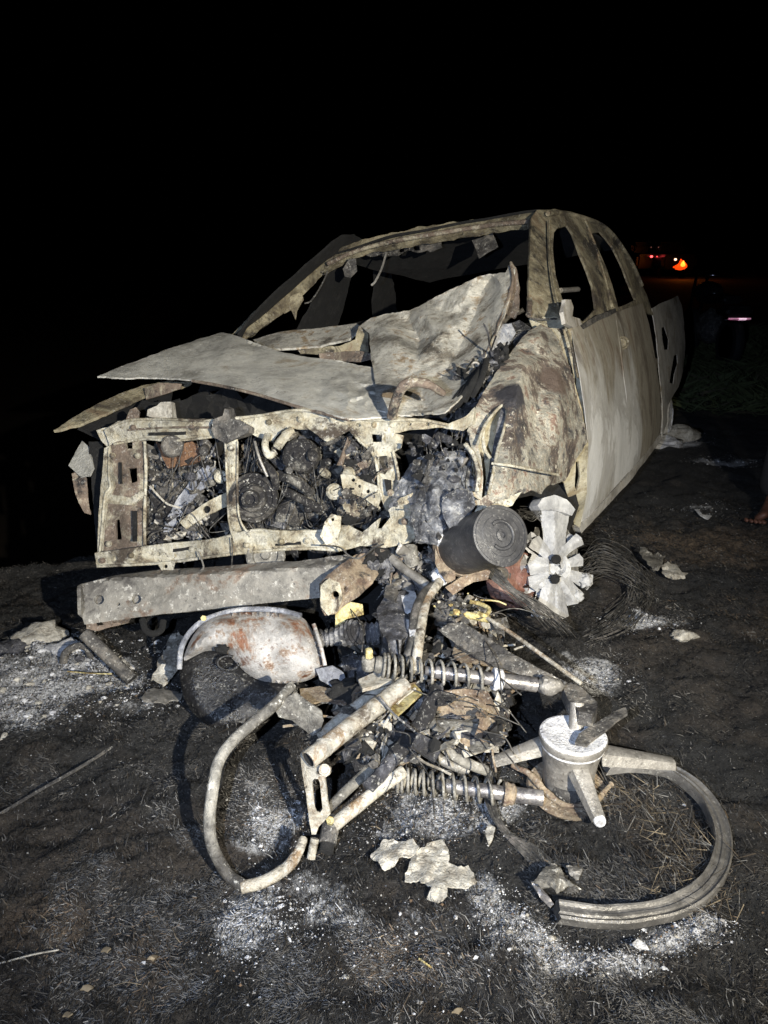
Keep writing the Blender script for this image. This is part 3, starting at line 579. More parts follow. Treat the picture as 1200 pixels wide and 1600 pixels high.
# ---- engine
EN = lambda x, y: F_(x, y)+.16+.05*math.sin(x*.045+1)*math.cos(y*.05)-.05*math.exp(-((x-470)/55)**2-((y-720)/60)**2)
sheet('engine_block', [(372,700),(400,690),(430,672),(470,664),(520,670),(560,682),(592,700),(596,740),(600,790),(560,826),(500,836),(440,840),(385,838),(368,800),(366,740)], None, 'engine', truck, fn=EN, step=4.2, thick=.08, amp=.055, ns=24, amp2=.028, ns2=75, jag=4, crease=.6)
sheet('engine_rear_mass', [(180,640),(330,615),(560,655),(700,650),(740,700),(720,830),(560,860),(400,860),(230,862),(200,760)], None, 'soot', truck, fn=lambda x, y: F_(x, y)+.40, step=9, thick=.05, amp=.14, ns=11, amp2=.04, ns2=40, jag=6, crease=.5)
pc = D(396, 778, 2.66); pn = (D(378, 786, 2.45)-pc).normalized()
lathe('fan_pulley', pc, pn, [(.001, -.03), (.078, -.03), (.086, -.01), (.084, .012), (.070, .016), (.066, .004), (.050, .004), (.044, .03), (.030, .034), (.028, .07), (.018, .074), (.016, .055), (.001, .055)], 'engine', truck, n=30, dent=.006)
ac = D(468, 712, 2.62); an_ = (Vector(CP)-ac).normalized()
lathe('alternator', ac, an_+Vector((-.3, 0, .1)), [(.001, -.08), (.055, -.08), (.062, -.04), (.060, .0), (.050, .012), (.034, .014), (.030, .022), (.012, .024), (.010, .04), (.001, .04)], 'engine', truck, n=24, dent=.010)
for (x, y, r, d) in ((489,713,.018,2.56),(512,722,.012,2.6),(452,735,.014,2.6),(505,738,.013,2.62),(430,742,.012,2.63),(540,720,.015,2.6),(522,768,.026,2.56),(535,800,.022,2.55),(482,795,.014,2.62),(300,745,.016,2.72),(318,705,.018,2.74),(345,745,.022,2.75)):
    c = D(x, y, d); a = (Vector(CP)-c).normalized()+Vector((rnd.uniform(-.5, .5), 0, rnd.uniform(-.4, .4)))
    lathe('boss', c, a, [(.001, -.04), (r, -.04), (r*1.05, 0), (r*.8, .008), (r*.55, .006), (r*.5, .012), (.001, .012)], rnd.choice(['engine', 'dark', 'cream', 'char']), truck, n=16, dent=.003)
rp = D(415, 868, 2.62)
lathe('crank_pulley', rp, (Vector(CP)-rp).normalized()+Vector((-.1, 0, .25)), [(.001, -.03), (.06, -.03), (.066, -.015), (.058, -.004), (.066, .006), (.060, .014), (.044, .012), (.040, -.004), (.016, -.004), (.014, .01), (.001, .01)], 'tube', truck, n=28)
for (a, b, c, r_) in (((436,742),(462,752),(486,770),.017),((446,768),(474,782),(500,796),.016),((520,700),(540,715),(556,740),.016),((408,722),(426,738),(432,762),.014),((505,690),(535,688),(565,700),.015)):
    tube('manifold_runner', [D(*a, 2.66), D(*b, 2.60), D(*c, 2.64)], r_, 'engine', truck, n=12, dent=.2)
for (x, y, sx, sy, sz, m_, sd) in ((500,790,.075,.05,.055,'engine',31),(455,800,.06,.05,.05,'engine',32),(560,780,.05,.05,.06,'dark',33),(425,805,.045,.04,.035,'char',34),(540,740,.05,.04,.045,'engine',35),(285,760,.06,.05,.05,'engine',36),(310,725,.05,.04,.04,'char',37),(255,790,.05,.04,.07,'engine',38),(330,800,.05,.05,.05,'soot',39)):
    lump('engine_casting', D(x, y, F_(x, y)+.13), (sx, sy, sz), m_, truck, rough=.45, seed=sd, freq=1.9)
tube('support_arm', [D(458,674,2.58), D(444,684,2.57), D(432,700,2.57)], [.020, .016, .014], 'cream', truck)
tube('hook_loop', [D(418,680,2.58), D(414,695,2.56), D(420,712,2.56), D(430,706,2.57)], .012, 'cream', truck)
tube('dipstick', [D(398,690,2.6), D(405,715,2.58), D(418,745,2.58)], .005, 'alloy', truck)
sheet('perforated_bracket', [(532,742),(545,738),(560,748),(590,760),(596,778),(590,794),(572,780),(552,772),(536,764)], None, 'cream', truck, holes=[circ(552,750,3), circ(562,760,2.5), circ(575,768,3), circ(548,764,2.5), circ(584,776,2.5)], fn=lambda x, y: 2.50+.0003*(590-x), step=4.5, thick=.008, amp=.012)
sheet('lower_tab', [(500,838),(508,815),(518,803),(533,807),(532,828),(526,846),(510,852)], None, 'cream', truck, holes=[circ(520,812,2.5)], fn=lambda x, y: 2.47, step=5, thick=.008, amp=.012)
# ---- headlamp side
sheet('headlamp_frame', [(546,672),(566,668),(600,674),(630,680),(626,700),(612,708),(618,730),(622,760),(618,790),(604,800),(596,780),(590,760),(588,735),(580,708),(560,690)], None, 'cream', truck, holes=[[(579,678),(597,678),(597,691),(581,691)], [(591,713),(605,712),(607,734),(601,742),(592,738)], circ(570,672,2.5)], fn=lambda x, y: F_(x, y)-.01+.0006*max(0, y-740), step=5, thick=.010, amp=.012)
sheet('fender_mount', [(556,852),(566,832),(590,812),(612,792),(626,778),(646,770),(656,800),(652,838),(640,848),(600,856)], [(560,845,2.5),(600,800,2.46),(650,780,2.40),(648,840,2.42)], 'cream', truck, holes=[[(594,806),(606,795),(610,808),(596,826),(588,826)]], step=5, thick=.012, amp=.018, ns=14)
sheet('crumpled_liner', [(606,792),(618,760),(632,738),(652,716),(690,706),(722,702),(736,722),(742,760),(752,784),(738,806),(720,830),(694,848),(668,852),(650,848),(652,812),(636,788)], [(610,790,2.46),(650,720,2.46),(730,710,2.42),(745,780,2.36),(690,845,2.34),(655,845,2.36),(680,770,2.30)], 'blueash', truck, step=4, thick=.012, amp=.04, ns=14, amp2=.014, ns2=60, jag=4, crease=.9, sh=25)
sheet('fallen_splash_shield', [(640,790),(668,782),(690,790),(700,812),(690,838),(664,850),(650,846)], None, 'blueash', truck, fn=lambda x, y: 2.34, step=4.5, thick=.01, amp=.035, ns=20, amp2=.012, jag=3, crease=.5, holes=[circ(657,818,2.5)])
sheet('charred_pad', [(692,776),(714,764),(738,768),(744,790),(728,818),(702,824),(692,806)], None, 'blueash', truck, fn=lambda x, y: 2.29-.02*math.cos((x-715)/16), step=4, thick=.03, amp=.035, ns=20, amp2=.012, jag=3, crease=.5)
# ---- left front fender (its right edge lies against the door), torn open along the front
FD = facet([(846,506,3.04),(826,518,2.98),(806,540,2.88),(782,572,2.72),(760,605,2.60),(742,640,2.46),(729,672,2.41),(736,700,2.39),(744,740,2.37),(742,790,2.36),(838,530,2.90),(818,575,2.66),(806,620,2.48),(800,680,2.40),(792,730,2.37),(790,780,2.37),
 (850,560,2.86),(842,615,2.74),(836,665,2.62),(838,720,2.53),(872,590,2.80),(874,640,2.70),(868,690,2.64),(880,720,2.74),(896,590,2.96),(908,640,2.97),(919,690,2.98),(902,715,2.90),(882,752,2.82),(862,514,3.04),(880,545,3.0),(846,772,2.54),(820,752,2.46),(862,742,2.62),(768,650,2.48),(775,700,2.40)], 1.8)
sheet('front_fender', [(846,506),(862,514),(880,545),(896,590),(908,640),(919,690),(902,715),(882,752),(860,758),(846,772),(830,766),(806,776),(780,782),(764,790),(742,790),(738,770),(744,740),(736,700),(729,672),(742,640),(760,605),(782,572),(806,540),(826,518)], None, 'fender', truck,
      holes=[[(786,634),(792,643),(787,672),(777,705),(769,745),(763,772),(753,778),(755,745),(752,715),(746,694),(757,666),(772,645)]], fn=FD, step=4.5, thick=.005, amp=.012, ns=11, amp2=.005, ns2=32, jag=2.5, crease=.6, sh=18)
sheet('headlamp_bucket', [(738,690),(756,655),(780,630),(800,640),(796,690),(780,750),(768,790),(742,790),(740,740)], None, 'cowlside', truck, fn=lambda x, y: FD(x, y)+.07+.03*math.sin((x-740)*.09), step=5, thick=.008, amp=.012, ns=16)
sheet('bucket_slot_liner', [(784,636),(793,640),(790,662),(780,700),(772,742),(764,768),(757,768),(764,735),(771,695),(778,660)], None, 'char', truck, fn=lambda x, y: FD(x, y)+.035, step=5, thick=.008, amp=.008)
tube('bucket_rib', [D(764,650,2.46), D(755,672,2.42), D(757,700,2.40), D(766,716,2.40)], .006, 'cream', truck, n=8)
tube('opening_hem', [D(746,694,2.365), D(757,666,2.405), D(772,645,2.455), D(786,633,2.50), D(792,644,2.49), D(787,672,2.425), D(777,705,2.38), D(769,745,2.365), D(763,772,2.36)], .005, 'cream', truck, n=8)
tube('torn_edge', [D(727,694,2.38), D(740,712,2.35), D(748,740,2.335), D(745,768,2.33)], .007, 'cream', truck)
tube('fender_crease', [D(768,724,2.34), D(800,728,2.34), D(835,735,2.42), D(872,742,2.55)], .0045, 'cream', truck, n=8)
sheet('arch_lip', [(726,806),(738,790),(765,782),(800,774),(816,768),(800,790),(770,800),(745,822),(730,824)], None, 'cream', truck, fn=lambda x, y: 2.40, step=5, thick=.008, amp=.016, ns=15)
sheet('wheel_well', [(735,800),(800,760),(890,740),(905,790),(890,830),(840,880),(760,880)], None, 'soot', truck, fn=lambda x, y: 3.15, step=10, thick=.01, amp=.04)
sheet('inner_apron', [(690,600),(760,520),(812,500),(830,512),(790,560),(745,640),(735,690),(690,680)], [(690,600,2.95),(760,520,3.1),(820,505,3.12),(745,640,2.75),(690,680,2.8)], 'char', truck, step=6, thick=.01, amp=.05, ns=14, amp2=.015, crease=.5)
sheet('battery_tray', [(744,520),(760,508),(800,505),(806,520),(790,545),(755,560),(742,548)], None, 'blueg', truck, fn=lambda x, y: 2.97, step=6, thick=.03, amp=.02, ns=16)
tube('cable_loop', [D(752,590,2.72), D(740,575,2.7), D(738,568,2.68), D(746,567,2.68), D(752,578,2.7), D(756,590,2.72)], .005, 'alloy', truck, n=8)
for k in range(5): tube('burnt_hose', [D(690+k*12, 650-k*8, 2.6), D(705+k*11, 632-k*10+rnd.uniform(-6, 6), 2.56), D(722+k*9, 610-k*9, 2.62), D(735+k*6, 596-k*8, 2.7)], .011, 'soot', truck)
tube('coolant_pipe', [D(612,652,2.46), D(618,628,2.42), D(630,604,2.38), D(648,597,2.36), D(672,602,2.36), D(694,616,2.40)], [.016, .016, .017, .015, .012, .008], 'creamb', truck)
# ---- hood
HA = facet([(152,588,3.08),(200,569,3.20),(250,551,3.33),(345,520,3.54),(365,524,3.46),(400,538,3.42),(450,553,3.26),(505,562,3.16),(560,570,3.06),(632,582,2.92),(655,612,2.74),(652,642,2.58),(606,650,2.53),(545,654,2.48),(470,634,2.64),(400,614,2.80),(350,602,2.90),(300,593,3.00),(230,590,3.08),
 (340,572,3.12),(420,600,2.86),(300,556,3.28),(390,566,3.17),(450,583,3.0),(520,600,2.84),(560,600,2.86),(585,622,2.70),(545,622,2.66),(500,624,2.70),(610,606,2.80)], 2)
sheet('hood', [(152,588),(200,569),(255,548),(310,530),(345,520),(358,521),(400,536),(440,550),(480,558),(520,562),(560,570),(598,576),(632,582),(655,612),(652,640),(606,650),(560,654),(545,654),(510,645),(470,634),(430,622),(390,611),(350,602),(320,596),(300,593),(250,590),(200,590)], None, 'hood', truck, fn=lambda x, y: HA(x, y)-.035*math.exp(-((x-565)/62)**2-((y-615)/24)**2)*(1-abs(noise.noise(Vector((x*.035, y*.07, 4)))*2.4)), step=4.5, thick=.006, amp=.010, ns=5, amp2=.003, ns2=22, jag=1.2, sh=16)
tube('hood_front_hem', [D(300,595,2.99), D(350,604,2.88), D(400,616,2.79), D(470,637,2.635), D(545,656,2.49)], .006, 'creamb', truck, n=8)
HB = facet([(562,508,3.36),(580,497,3.34),(612,488,3.34),(640,486,3.30),(668,470,3.27),(700,454,3.20),(740,436,3.16),(772,428,3.10),(798,409,3.06),(804,424,3.00),
 (800,450,2.94),(788,490,2.86),(770,532,2.80),(750,575,2.70),(730,608,2.58),(708,634,2.50),(694,645,2.47),(620,650,2.53),(586,640,2.56),(580,565,3.04),(576,520,3.26),
 (762,440,3.18),(742,490,3.08),(718,545,2.96),(690,590,2.82),(662,640,2.60),(786,450,2.98),(768,498,2.92),(742,556,2.80),(706,606,2.66),
 (604,512,3.20),(640,505,3.28),(618,536,3.04),(655,532,3.14),(612,560,2.98),(650,566,2.92),(690,520,3.00),(700,488,3.14),(725,470,3.10),(668,500,3.12),(600,590,2.84),(640,600,2.80),(625,622,2.62),(660,610,2.74)], 1.2)
sheet('hood_fold', [(562,508),(580,497),(612,488),(640,486),(668,470),(700,454),(740,436),(772,428),(790,426),(798,409),(804,420),(801,450),(790,486),(772,530),(752,572),(732,606),(708,632),(694,644),(660,650),(620,648),(590,640),(586,600),(580,565),(576,520)], None, 'fold', truck, fn=HB, step=4.2, thick=.005, amp=.010, ns=12, amp2=.004, ns2=34, jag=2.0, crease=.7, sh=15)
sheet('hood_side_flap', [(798,409),(806,418),(811,450),(811,485),(803,498),(790,490),(770,492),(782,462),(792,436)], [(798,409,3.05),(811,485,3.06),(770,492,3.12),(795,460,3.08)], 'creamb', truck, step=5, thick=.008, amp=.012, jag=1.5)
tube('hood_torn_edge', [D(700,640,2.51), D(738,592,2.68), D(768,536,2.80), D(790,482,2.90), D(801,440,2.97), D(798,410,3.05)], [.008, .006, .010, .006, .005], 'creamb', truck, n=8)
sheet('hood_inner_frame', [(560,508),(574,516),(578,548),(560,556),(520,556),(470,552),(465,546),(530,540),(556,530)], None, 'pillar', truck, fn=lambda x, y: 3.34, step=6, thick=.012, amp=.02, jag=2)
sheet('hood_inner_strip', [(498,552),(560,548),(580,552),(584,562),(560,566),(500,562)], None, 'creamb', truck, fn=lambda x, y: 3.24, step=5, thick=.008, amp=.012)
sheet('cowl_panel', [(396,530),(440,518),(500,512),(556,505),(566,512),(545,530),(500,540),(440,545),(405,542)], [(396,530,3.75),(560,505,3.55),(500,545,3.45),(410,542,3.6)], 'fold', truck, step=7, thick=.01, amp=.008, jag=1)
# ---- right front fender remains
sheet('fender_top_strip', [(84,672),(110,655),(150,632),(190,614),(228,600),(262,596),(300,597),(284,604),(240,612),(200,630),(160,648),(120,664)], [(84,672,2.95),(228,600,3.25),(300,597,3.32),(160,650,3.02)], 'pillar', truck, step=5, thick=.012, amp=.010, jag=1.5)
sheet('fender_strip_inner', [(226,606),(250,598),(284,600),(282,608),(250,618),(228,624)], None, 'creamb', truck, fn=lambda x, y: 3.16, step=5, thick=.008, amp=.01)
sheet('apron_right', [(122,668),(170,640),(220,622),(270,612),(262,650),(200,664),(165,690),(140,676)], [(122,668,3.05),(270,612,3.5),(262,650,3.2),(165,690,3.0)], 'soot', truck, step=7, thick=.01, amp=.03, ns=12, crease=.4)
sheet('crossbar_end', [(150,672),(166,668),(180,664),(184,690),(172,704),(158,688)], None, 'cream', truck, fn=lambda x, y: 2.88, step=5, thick=.01, amp=.008)
sheet('torn_fender_piece', [(107,727),(118,706),(128,688),(140,700),(146,730),(140,742),(124,744)], [(107,727,2.98),(128,688,3.05),(146,735,2.92)], 'hood', truck, step=6, thick=.008, amp=.01, jag=1)
sheet('torn_fender_shred', [(112,740),(126,734),(136,748),(138,780),(142,804),(132,802),(122,785),(116,764)], None, 'creamb', truck, fn=lambda x, y: 2.96, step=5, thick=.008, amp=.02, ns=18)
sheet('side_liner', [(138,690),(160,690),(168,730),(164,772),(158,800),(152,862),(146,800),(142,740)], None, 'soot', truck, fn=lambda x, y: 3.0, step=6, thick=.01, amp=.03)
# ---- cab: left body side with its window openings, pillars
CS = dep([(840,495,3.10),(848,336,3.74),(866,505,3.12),(895,500,3.10),(912,338,4.10),(963,371,4.50),(1003,443,4.78),(1018,490,4.86),(930,490,3.60),(965,480,4.05)])
sheet('body_side', [(830,338),(838,329),(866,326),(892,331),(914,338),(940,350),(963,371),(987,408),(1003,443),(1015,473),(1020,492),(985,482),(968,486),(930,498),(911,508),(893,506),(888,530),(866,512),(826,492),(826,440),(828,390)], None, 'pillar', truck,
      holes=[[(865,364),(872,355),(886,352),(894,364),(906,396),(918,425),(926,446),(931,482),(911,503),(896,495),(880,472),(868,430),(864,390)], [(922,364),(938,362),(956,384),(970,411),(981,440),(993,468),(980,475),(966,480),(958,450),(948,420),(936,392)]], fn=CS, step=6, thick=.010, amp=.008, ns=8, amp2=.003, jag=1.2)
bp = [D(914,346,4.08), D(927,380,4.05), D(942,430,4.0), D(956,482,3.94)]
tube('b_pillar_cover', bp, [.010, .012, .013, .014], 'pillar', truck, n=10)
tube('roof_drip_rail', [D(856,334,3.72), D(880,333,3.92), D(914,341,4.08), D(942,353,4.3), D(963,374,4.46), D(987,411,4.62), D(1003,446,4.74)], .012, 'pillar', truck, n=8)
tube('a_pillar_seam', [D(829,345,3.68), D(831,400,3.45), D(829,450,3.22), D(826,492,3.06)], .012, 'creamb', truck, n=8)
tube('door_seal', [D(858,345,3.66), D(858,390,3.46), D(864,440,3.24), D(876,490,3.07), D(890,530,3.0), D(903,590,2.98)], .005, 'pillar', truck, n=8)
# ---- hinge pillar and doors
DR = dep([(895,503,3.06),(905,822,3.30),(915,690,3.06),(912,600,3.02),(1000,474,4.50),(1035,682,4.98),(960,620,3.70),(1025,580,4.75),(960,485,3.92),(980,750,4.1)])
sheet('hinge_pillar', [(827,498),(850,495),(870,495),(884,500),(893,512),(899,545),(909,600),(919,690),(917,770),(906,824),(897,820),(892,790),(880,752),(900,715),(912,690),(898,625),(874,565),(852,524),(832,512)], [(828,500,3.12),(870,497,3.10),(895,545,3.05),(910,610,3.04),(918,690,3.08),(906,822,3.32),(880,752,3.08),(880,570,3.06),(845,515,3.12)], 'cowlside', truck, holes=[[(900,722),(904,720),(906,745),(901,768),(898,760)]], step=5.5, thick=.01, amp=.010, jag=1.0)
tube('pillar_base_seam', [D(828,497,3.08), D(848,499,3.07), D(870,498,3.06)], .004, 'dark', truck, n=6)
sheet('front_door', [(893,508),(911,510),(930,500),(965,487),(972,540),(982,620),(989,690),(985,734),(960,762),(935,790),(908,824),(912,790),(918,740),(919,690),(914,640),(906,585),(898,545)], None, 'door', truck, fn=lambda x, y: DR(x, y)-.06*math.sin(min(1, max(0, (y-500)/300))*3.14)+.004*smooth(958, 968, x)+.05*(1-smooth(0, 16, x-(893+26*smooth(505, 640, y)-8*smooth(740, 824, y)))), seed=4.4, step=6, thick=.003, amp=.022, ns=4, amp2=.003, ns2=14, jag=.2)
sheet('rear_door', [(961.5,488),(985,480),(1004,474),(1014,505),(1024,560),(1031,610),(1034,650),(1032,676),(1010,706),(983,738),(986,690),(979,620),(969,540)], None, 'door', truck, fn=lambda x, y: DR(x, y)-.06*math.sin(min(1, max(0, (y-490)/230))*3.14)+.06*smooth(1020, 1034, x), seed=4.4, step=6, thick=.003, amp=.022, ns=4, amp2=.003, ns2=14, jag=.2)
sheet('window_ledge', [(908,508),(935,492),(962,482),(964,488),(938,500),(912,514)], None, 'dark', truck, fn=lambda x, y: DR(x, y)-.03, step=5, thick=.02, amp=.004)
sheet('mirror_stub', [(880,488),(884,468),(892,468),(896,480),(894,494),(906,498),(910,508),(896,512),(884,506)], None, 'bed', truck, fn=lambda x, y: DR(x, y)-.02, step=5, thick=.015, amp=.012, ns=16)
c = D(972, 536, DR(972, 536)-.04); lathe('door_handle_recess', c, Vector(CP)-c, [(.001, 0), (.03, 0), (.034, .006), (.026, .010), (.02, .002), (.001, .002)], 'pillar', truck, n=16)
sheet('rocker_panel', [(905,824),(935,792),(985,738),(1032,678),(1034,686),(988,748),(938,802),(908,834)], None, 'bed', truck, fn=lambda x, y: DR(x, y)+.01, step=6, thick=.03, amp=.006)
tube('window_bar', [D(876,454,3.5), D(903,452,3.7)], .012, 'alloy', truck, n=8)
# ---- header, roof, right pillar
HD = dep([(500,405,4.34),(660,366,4.05),(840,336,3.76),(510,425,4.30),(840,352,3.72)])
sheet('windshield_header', [(492,408),(520,392),(560,376),(610,364),(660,354),(740,344),(835,330),(836,350),(790,354),(740,362),(690,372),(640,380),(590,388),(545,400),(508,424),(496,430)], None, 'pillar', truck, fn=HD, step=5.5, thick=.03, amp=.008, ns=14, amp2=.004, jag=2.5)
tube('header_rib', [D(512,412,4.26), D(560,391,4.18), D(620,376,4.08), D(700,362,3.95), D(780,350,3.82), D(833,346,3.70)], .012, 'creamb', truck, n=8)
sheet('roof_lining_remnant', [(556,392),(620,378),(690,368),(690,388),(670,392),(640,390),(615,398),(580,402)], None, 'dark', truck, fn=lambda x, y: HD(x, y)+.10, step=6, thick=.006, amp=.03, jag=4, holes=[[(622,384),(630,383),(632,393),(624,394)], [(645,383),(655,382),(656,389),(647,390)]])
sheet('sun_visor_frame', [(738,376),(770,364),(778,384),(748,402)], None, 'dark', truck, fn=lambda x, y: HD(x, y)+.16, step=6, thick=.01, amp=.02)
sheet('windshield_pillar_right', [(496,402),(512,420),(488,446),(462,472),(436,494),(410,512),(384,530),(366,520),(392,492),(420,466),(450,440),(476,416)], [(500,405,4.34),(372,522,3.86),(420,500,4.0),(460,470,4.15)], 'pillar', truck, step=5.5, thick=.03, amp=.01, ns=12, jag=2)
sheet('hanging_trim', [(440,480),(455,462),(470,455),(474,468),(464,486),(462,500),(455,484),(444,490)], None, 'pillar', truck, fn=lambda x, y: 4.12, step=5, thick=.006, amp=.02)
sheet('mirror_mount', [(536,420),(545,404),(556,404),(558,424),(548,434),(538,432)], None, 'dark', truck, fn=lambda x, y: 4.2, step=5, thick=.02, amp=.02)
tube('hanging_wire', [D(604,394,4.1), D(596,420,4.1), D(586,440,4.08), D(580,446,4.08)], .006, 'alloy', truck, n=6)
tube('hanging_wire', [D(512,424,4.2), D(502,446,4.2), D(486,470,4.2), D(476,474,4.2)], .004, 'dark', truck, n=6)
def vp(px, py, d): return toV(D(px, py, d))
# roof panel, right body side and floor are built in the truck's own coordinates
fl, fr_, rl = vp(842, 331, 3.76), vp(500, 402, 4.34), vp(975, 388, 4.56)
P = []; nu, nv = 18, 14
for j in range(nv+1):
    for i in range(nu+1):
        u, v = i/nu, j/nv; a = fl+(fr_-fl)*u; b = rl+(fr_-fl)*u; p = a+(b-a)*v; p = p+np.array([0, 0, .045*math.sin(math.pi*u)*math.sin(math.pi*min(1, v*.8+.15))-.02*noise.noise(Vector((u*4, v*5, 2)))])
        P.append(fromV(p))
F = [(j*(nu+1)+i, j*(nu+1)+i+1, (j+1)*(nu+1)+i+1, (j+1)*(nu+1)+i) for j in range(nv) for i in range(nu)]
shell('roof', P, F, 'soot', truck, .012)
def mirror(name, src, mat, shift=0.0):
    off = parent_world(src); me = src.data.copy(); vs_ = []
    for v in me.vertices:
        w = toV(v.co+parent_world(truck)); w[0] = -w[0]+shift; v.co = fromV(w)-parent_world(truck)
    me.flip_normals(); me.materials.clear(); me.materials.append(MT[mat]); me.name = name
    o = bpy.data.objects.new(name, me); COL.objects.link(o); o.parent = truck; return o
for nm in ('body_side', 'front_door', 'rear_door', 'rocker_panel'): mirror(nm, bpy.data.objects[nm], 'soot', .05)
def vquad(name, a, b, c, d, mat, n=8, amp=.02, thick=.01):
    a, b, c, d = (np.array(q, float) for q in (a, b, c, d)); P = []
    for j in range(n+1):
        for i in range(n+1):
            u, v = i/n, j/n; p = (a*(1-u)+b*u)*(1-v)+(d*(1-u)+c*u)*v; w = fromV(p); P.append(w+Vector(noise.noise_vector(w*6))*amp)
    F = [(j*(n+1)+i, j*(n+1)+i+1, (j+1)*(n+1)+i+1, (j+1)*(n+1)+i) for j in range(n) for i in range(n)]
    return shell(name, P, F, mat, truck, thick)
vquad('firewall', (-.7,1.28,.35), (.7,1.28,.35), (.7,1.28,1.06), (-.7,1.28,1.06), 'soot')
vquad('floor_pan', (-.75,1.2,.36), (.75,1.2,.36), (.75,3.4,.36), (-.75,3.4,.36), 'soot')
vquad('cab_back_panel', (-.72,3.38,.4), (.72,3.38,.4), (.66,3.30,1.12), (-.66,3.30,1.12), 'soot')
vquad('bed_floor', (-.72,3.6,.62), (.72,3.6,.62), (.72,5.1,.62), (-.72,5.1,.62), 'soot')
vquad('tailgate', (-.75,5.1,.6), (.75,5.1,.6), (.75,5.12,1.08), (-.75,5.12,1.08), 'bed')
vquad('dashboard_beam', (-.68,1.55,.92), (.68,1.55,.92), (.68,1.62,1.02), (-.68,1.62,1.02), 'dark', amp=.03, thick=.05)
for sx in (-.38, .38):
    for k in (-.2, .2): tube('seat_frame', [fromV((sx+k,2.35,.4)), fromV((sx+k,2.42,.8)), fromV((sx+k*.9,2.55,1.14)), fromV((sx+k*.3,2.58,1.22))], .014, 'dark', truck, n=8)
    tube('seat_frame_rail', [fromV((sx-.2,2.4,.75)), fromV((sx,2.38,.78)), fromV((sx+.2,2.4,.75))], .01, 'dark', truck, n=8)
    tube('chassis_rail', [fromV((sx,.25,.30)), fromV((sx,.9,.33)), fromV((sx,2.4,.30)), fromV((sx,5.0,.36))], .045, 'soot', truck, n=8)
tube('steering_column', [fromV((.36,1.5,.85)), fromV((.36,1.9,.98))], .02, 'dark', truck, n=8)
# ---- bed side and rear wheel
sheet('bed_side', [(1019,482),(1030,475),(1045,469),(1059,462),(1065,476),(1069,505),(1071,545),(1067,580),(1060,606),(1052,618),(1044,632),(1042,660),(1035,682),(1036,640),(1031,590),(1026,530)], [(1020,482,4.95),(1060,462,6.05),(1071,545,6.3),(1060,606,6.0),(1035,680,5.05),(1030,600,4.95),(1048,560,5.5)], 'bed', truck,
      holes=[[(1034,512),(1038,510),(1045,530),(1044,546),(1038,547),(1035,530)], [(1053,556),(1058,554),(1059,568),(1054,585),(1052,600),(1046,598),(1049,580)]], step=5, thick=.005, amp=.012, jag=1)
mirror('bed_side', bpy.data.objects['bed_side'], 'soot', .05)
rw = D(1048, 652, 5.9); rwa = Vector(RV[:,0])
lathe('rear_wheel', rw-rwa*.12, rwa, [(.001, 0), (.17, 0), (.19, .03), (.16, .08), (.15, .12), (.08, .13), (.06, .10), (.001, .10)], 'ashw', truck, n=24, dent=.02)

# ---- left front wheel: alloy melted down to a star of spokes
wc = D(868, 884, 2.93); wa = Vector(RV[:,0]); WD = dep([(868,785,2.86),(865,965,2.86),(828,880,2.80),(925,890,2.98),(868,884,2.84)])
wheel = mesh_obj('front_wheel', *(lambda r: r)(tube_geo([wc-wa*.10, wc-wa*.02, wc+wa*.02], [.03, .04, .05], 12)), 'rim', truck)
lathe('hub', D(868,886,2.90), Vector(CP)-D(868,886,2.9)+wa*.8, [(.001, -.05), (.055, -.05), (.062, -.01), (.055, .018), (.036, .026), (.03, .012), (.001, .012)], 'rim', wheel, n=20, dent=.012)
def spoke(px0, w0, px1, w1, off=0.):
    (x0, y0), (x1, y1) = px0, px1; L = math.hypot(x1-x0, y1-y0); nx, ny = -(y1-y0)/L, (x1-x0)/L
    mx, my = (x0+x1)/2, (y0+y1)/2; wm = (w0+w1)*.5*.9
    sheet('spoke', [(x0+nx*w0, y0+ny*w0), (mx+nx*wm, my+ny*wm), (x1+nx*w1, y1+ny*w1), (x1+(x1-x0)/L*w1*.35, y1+(y1-y0)/L*w1*.35), (x1-nx*w1, y1-ny*w1), (mx-nx*wm, my-ny*wm), (x0-nx*w0, y0-ny*w0)], None, 'rim', wheel,
          fn=lambda x, y: WD(x, y)+off-.02+.0026*abs((x-x0)*nx+(y-y0)*ny), step=4, thick=.06, amp=.008, ns=16, amp2=.003, ns2=50, jag=1.2)
spoke((866,874), 16, (867,790), 25); spoke((874,866), 7, (906,842), 10, .01); spoke((876,884), 6, (908,874), 10, .02); spoke((858,868), 9, (834,846), 12, .0)
spoke((858,884), 12, (830,882), 17, -.01); spoke((858,898), 9, (832,914), 14, .0); spoke((862,906), 12, (850,962), 17, -.012); spoke((870,908), 11, (874,964), 15, .01); spoke((876,902), 11, (900,938), 16, .012); spoke((880,894), 7, (922,910), 13, .03)
sheet('wheel_disc', [(846,826),(866,818),(888,828),(900,850),(904,880),(902,910),(890,932),(868,944),(848,930),(836,905),(832,878),(836,850)], None, 'tube', wheel, holes=[[(884,856),(894,862),(890,872),(882,868)], [(842,866),(850,862),(852,872),(844,876)], [(888,908),(894,914),(886,924),(880,914)], [(846,916),(853,912),(856,926),(849,926)]], fn=lambda x, y: WD(x, y)+.075, step=4.5, thick=.03, amp=.02, ns=20, jag=3)
sheet('rim_cap', [(840,790),(848,778),(866,773),(886,780),(899,797),(894,806),(880,800),(862,796),(846,798)], None, 'rim', wheel, fn=lambda x, y: WD(x, y)-.02, step=5, thick=.05, amp=.012)
for (x, y, s_, sd) in ((915,908,.024,3),(902,932,.022,6),(845,912,.018,8)): lump('melt_lump', D(x, y, WD(x, y)+.01), (s_, s_, s_*1.1), 'rim', wheel, rough=.45, seed=sd)
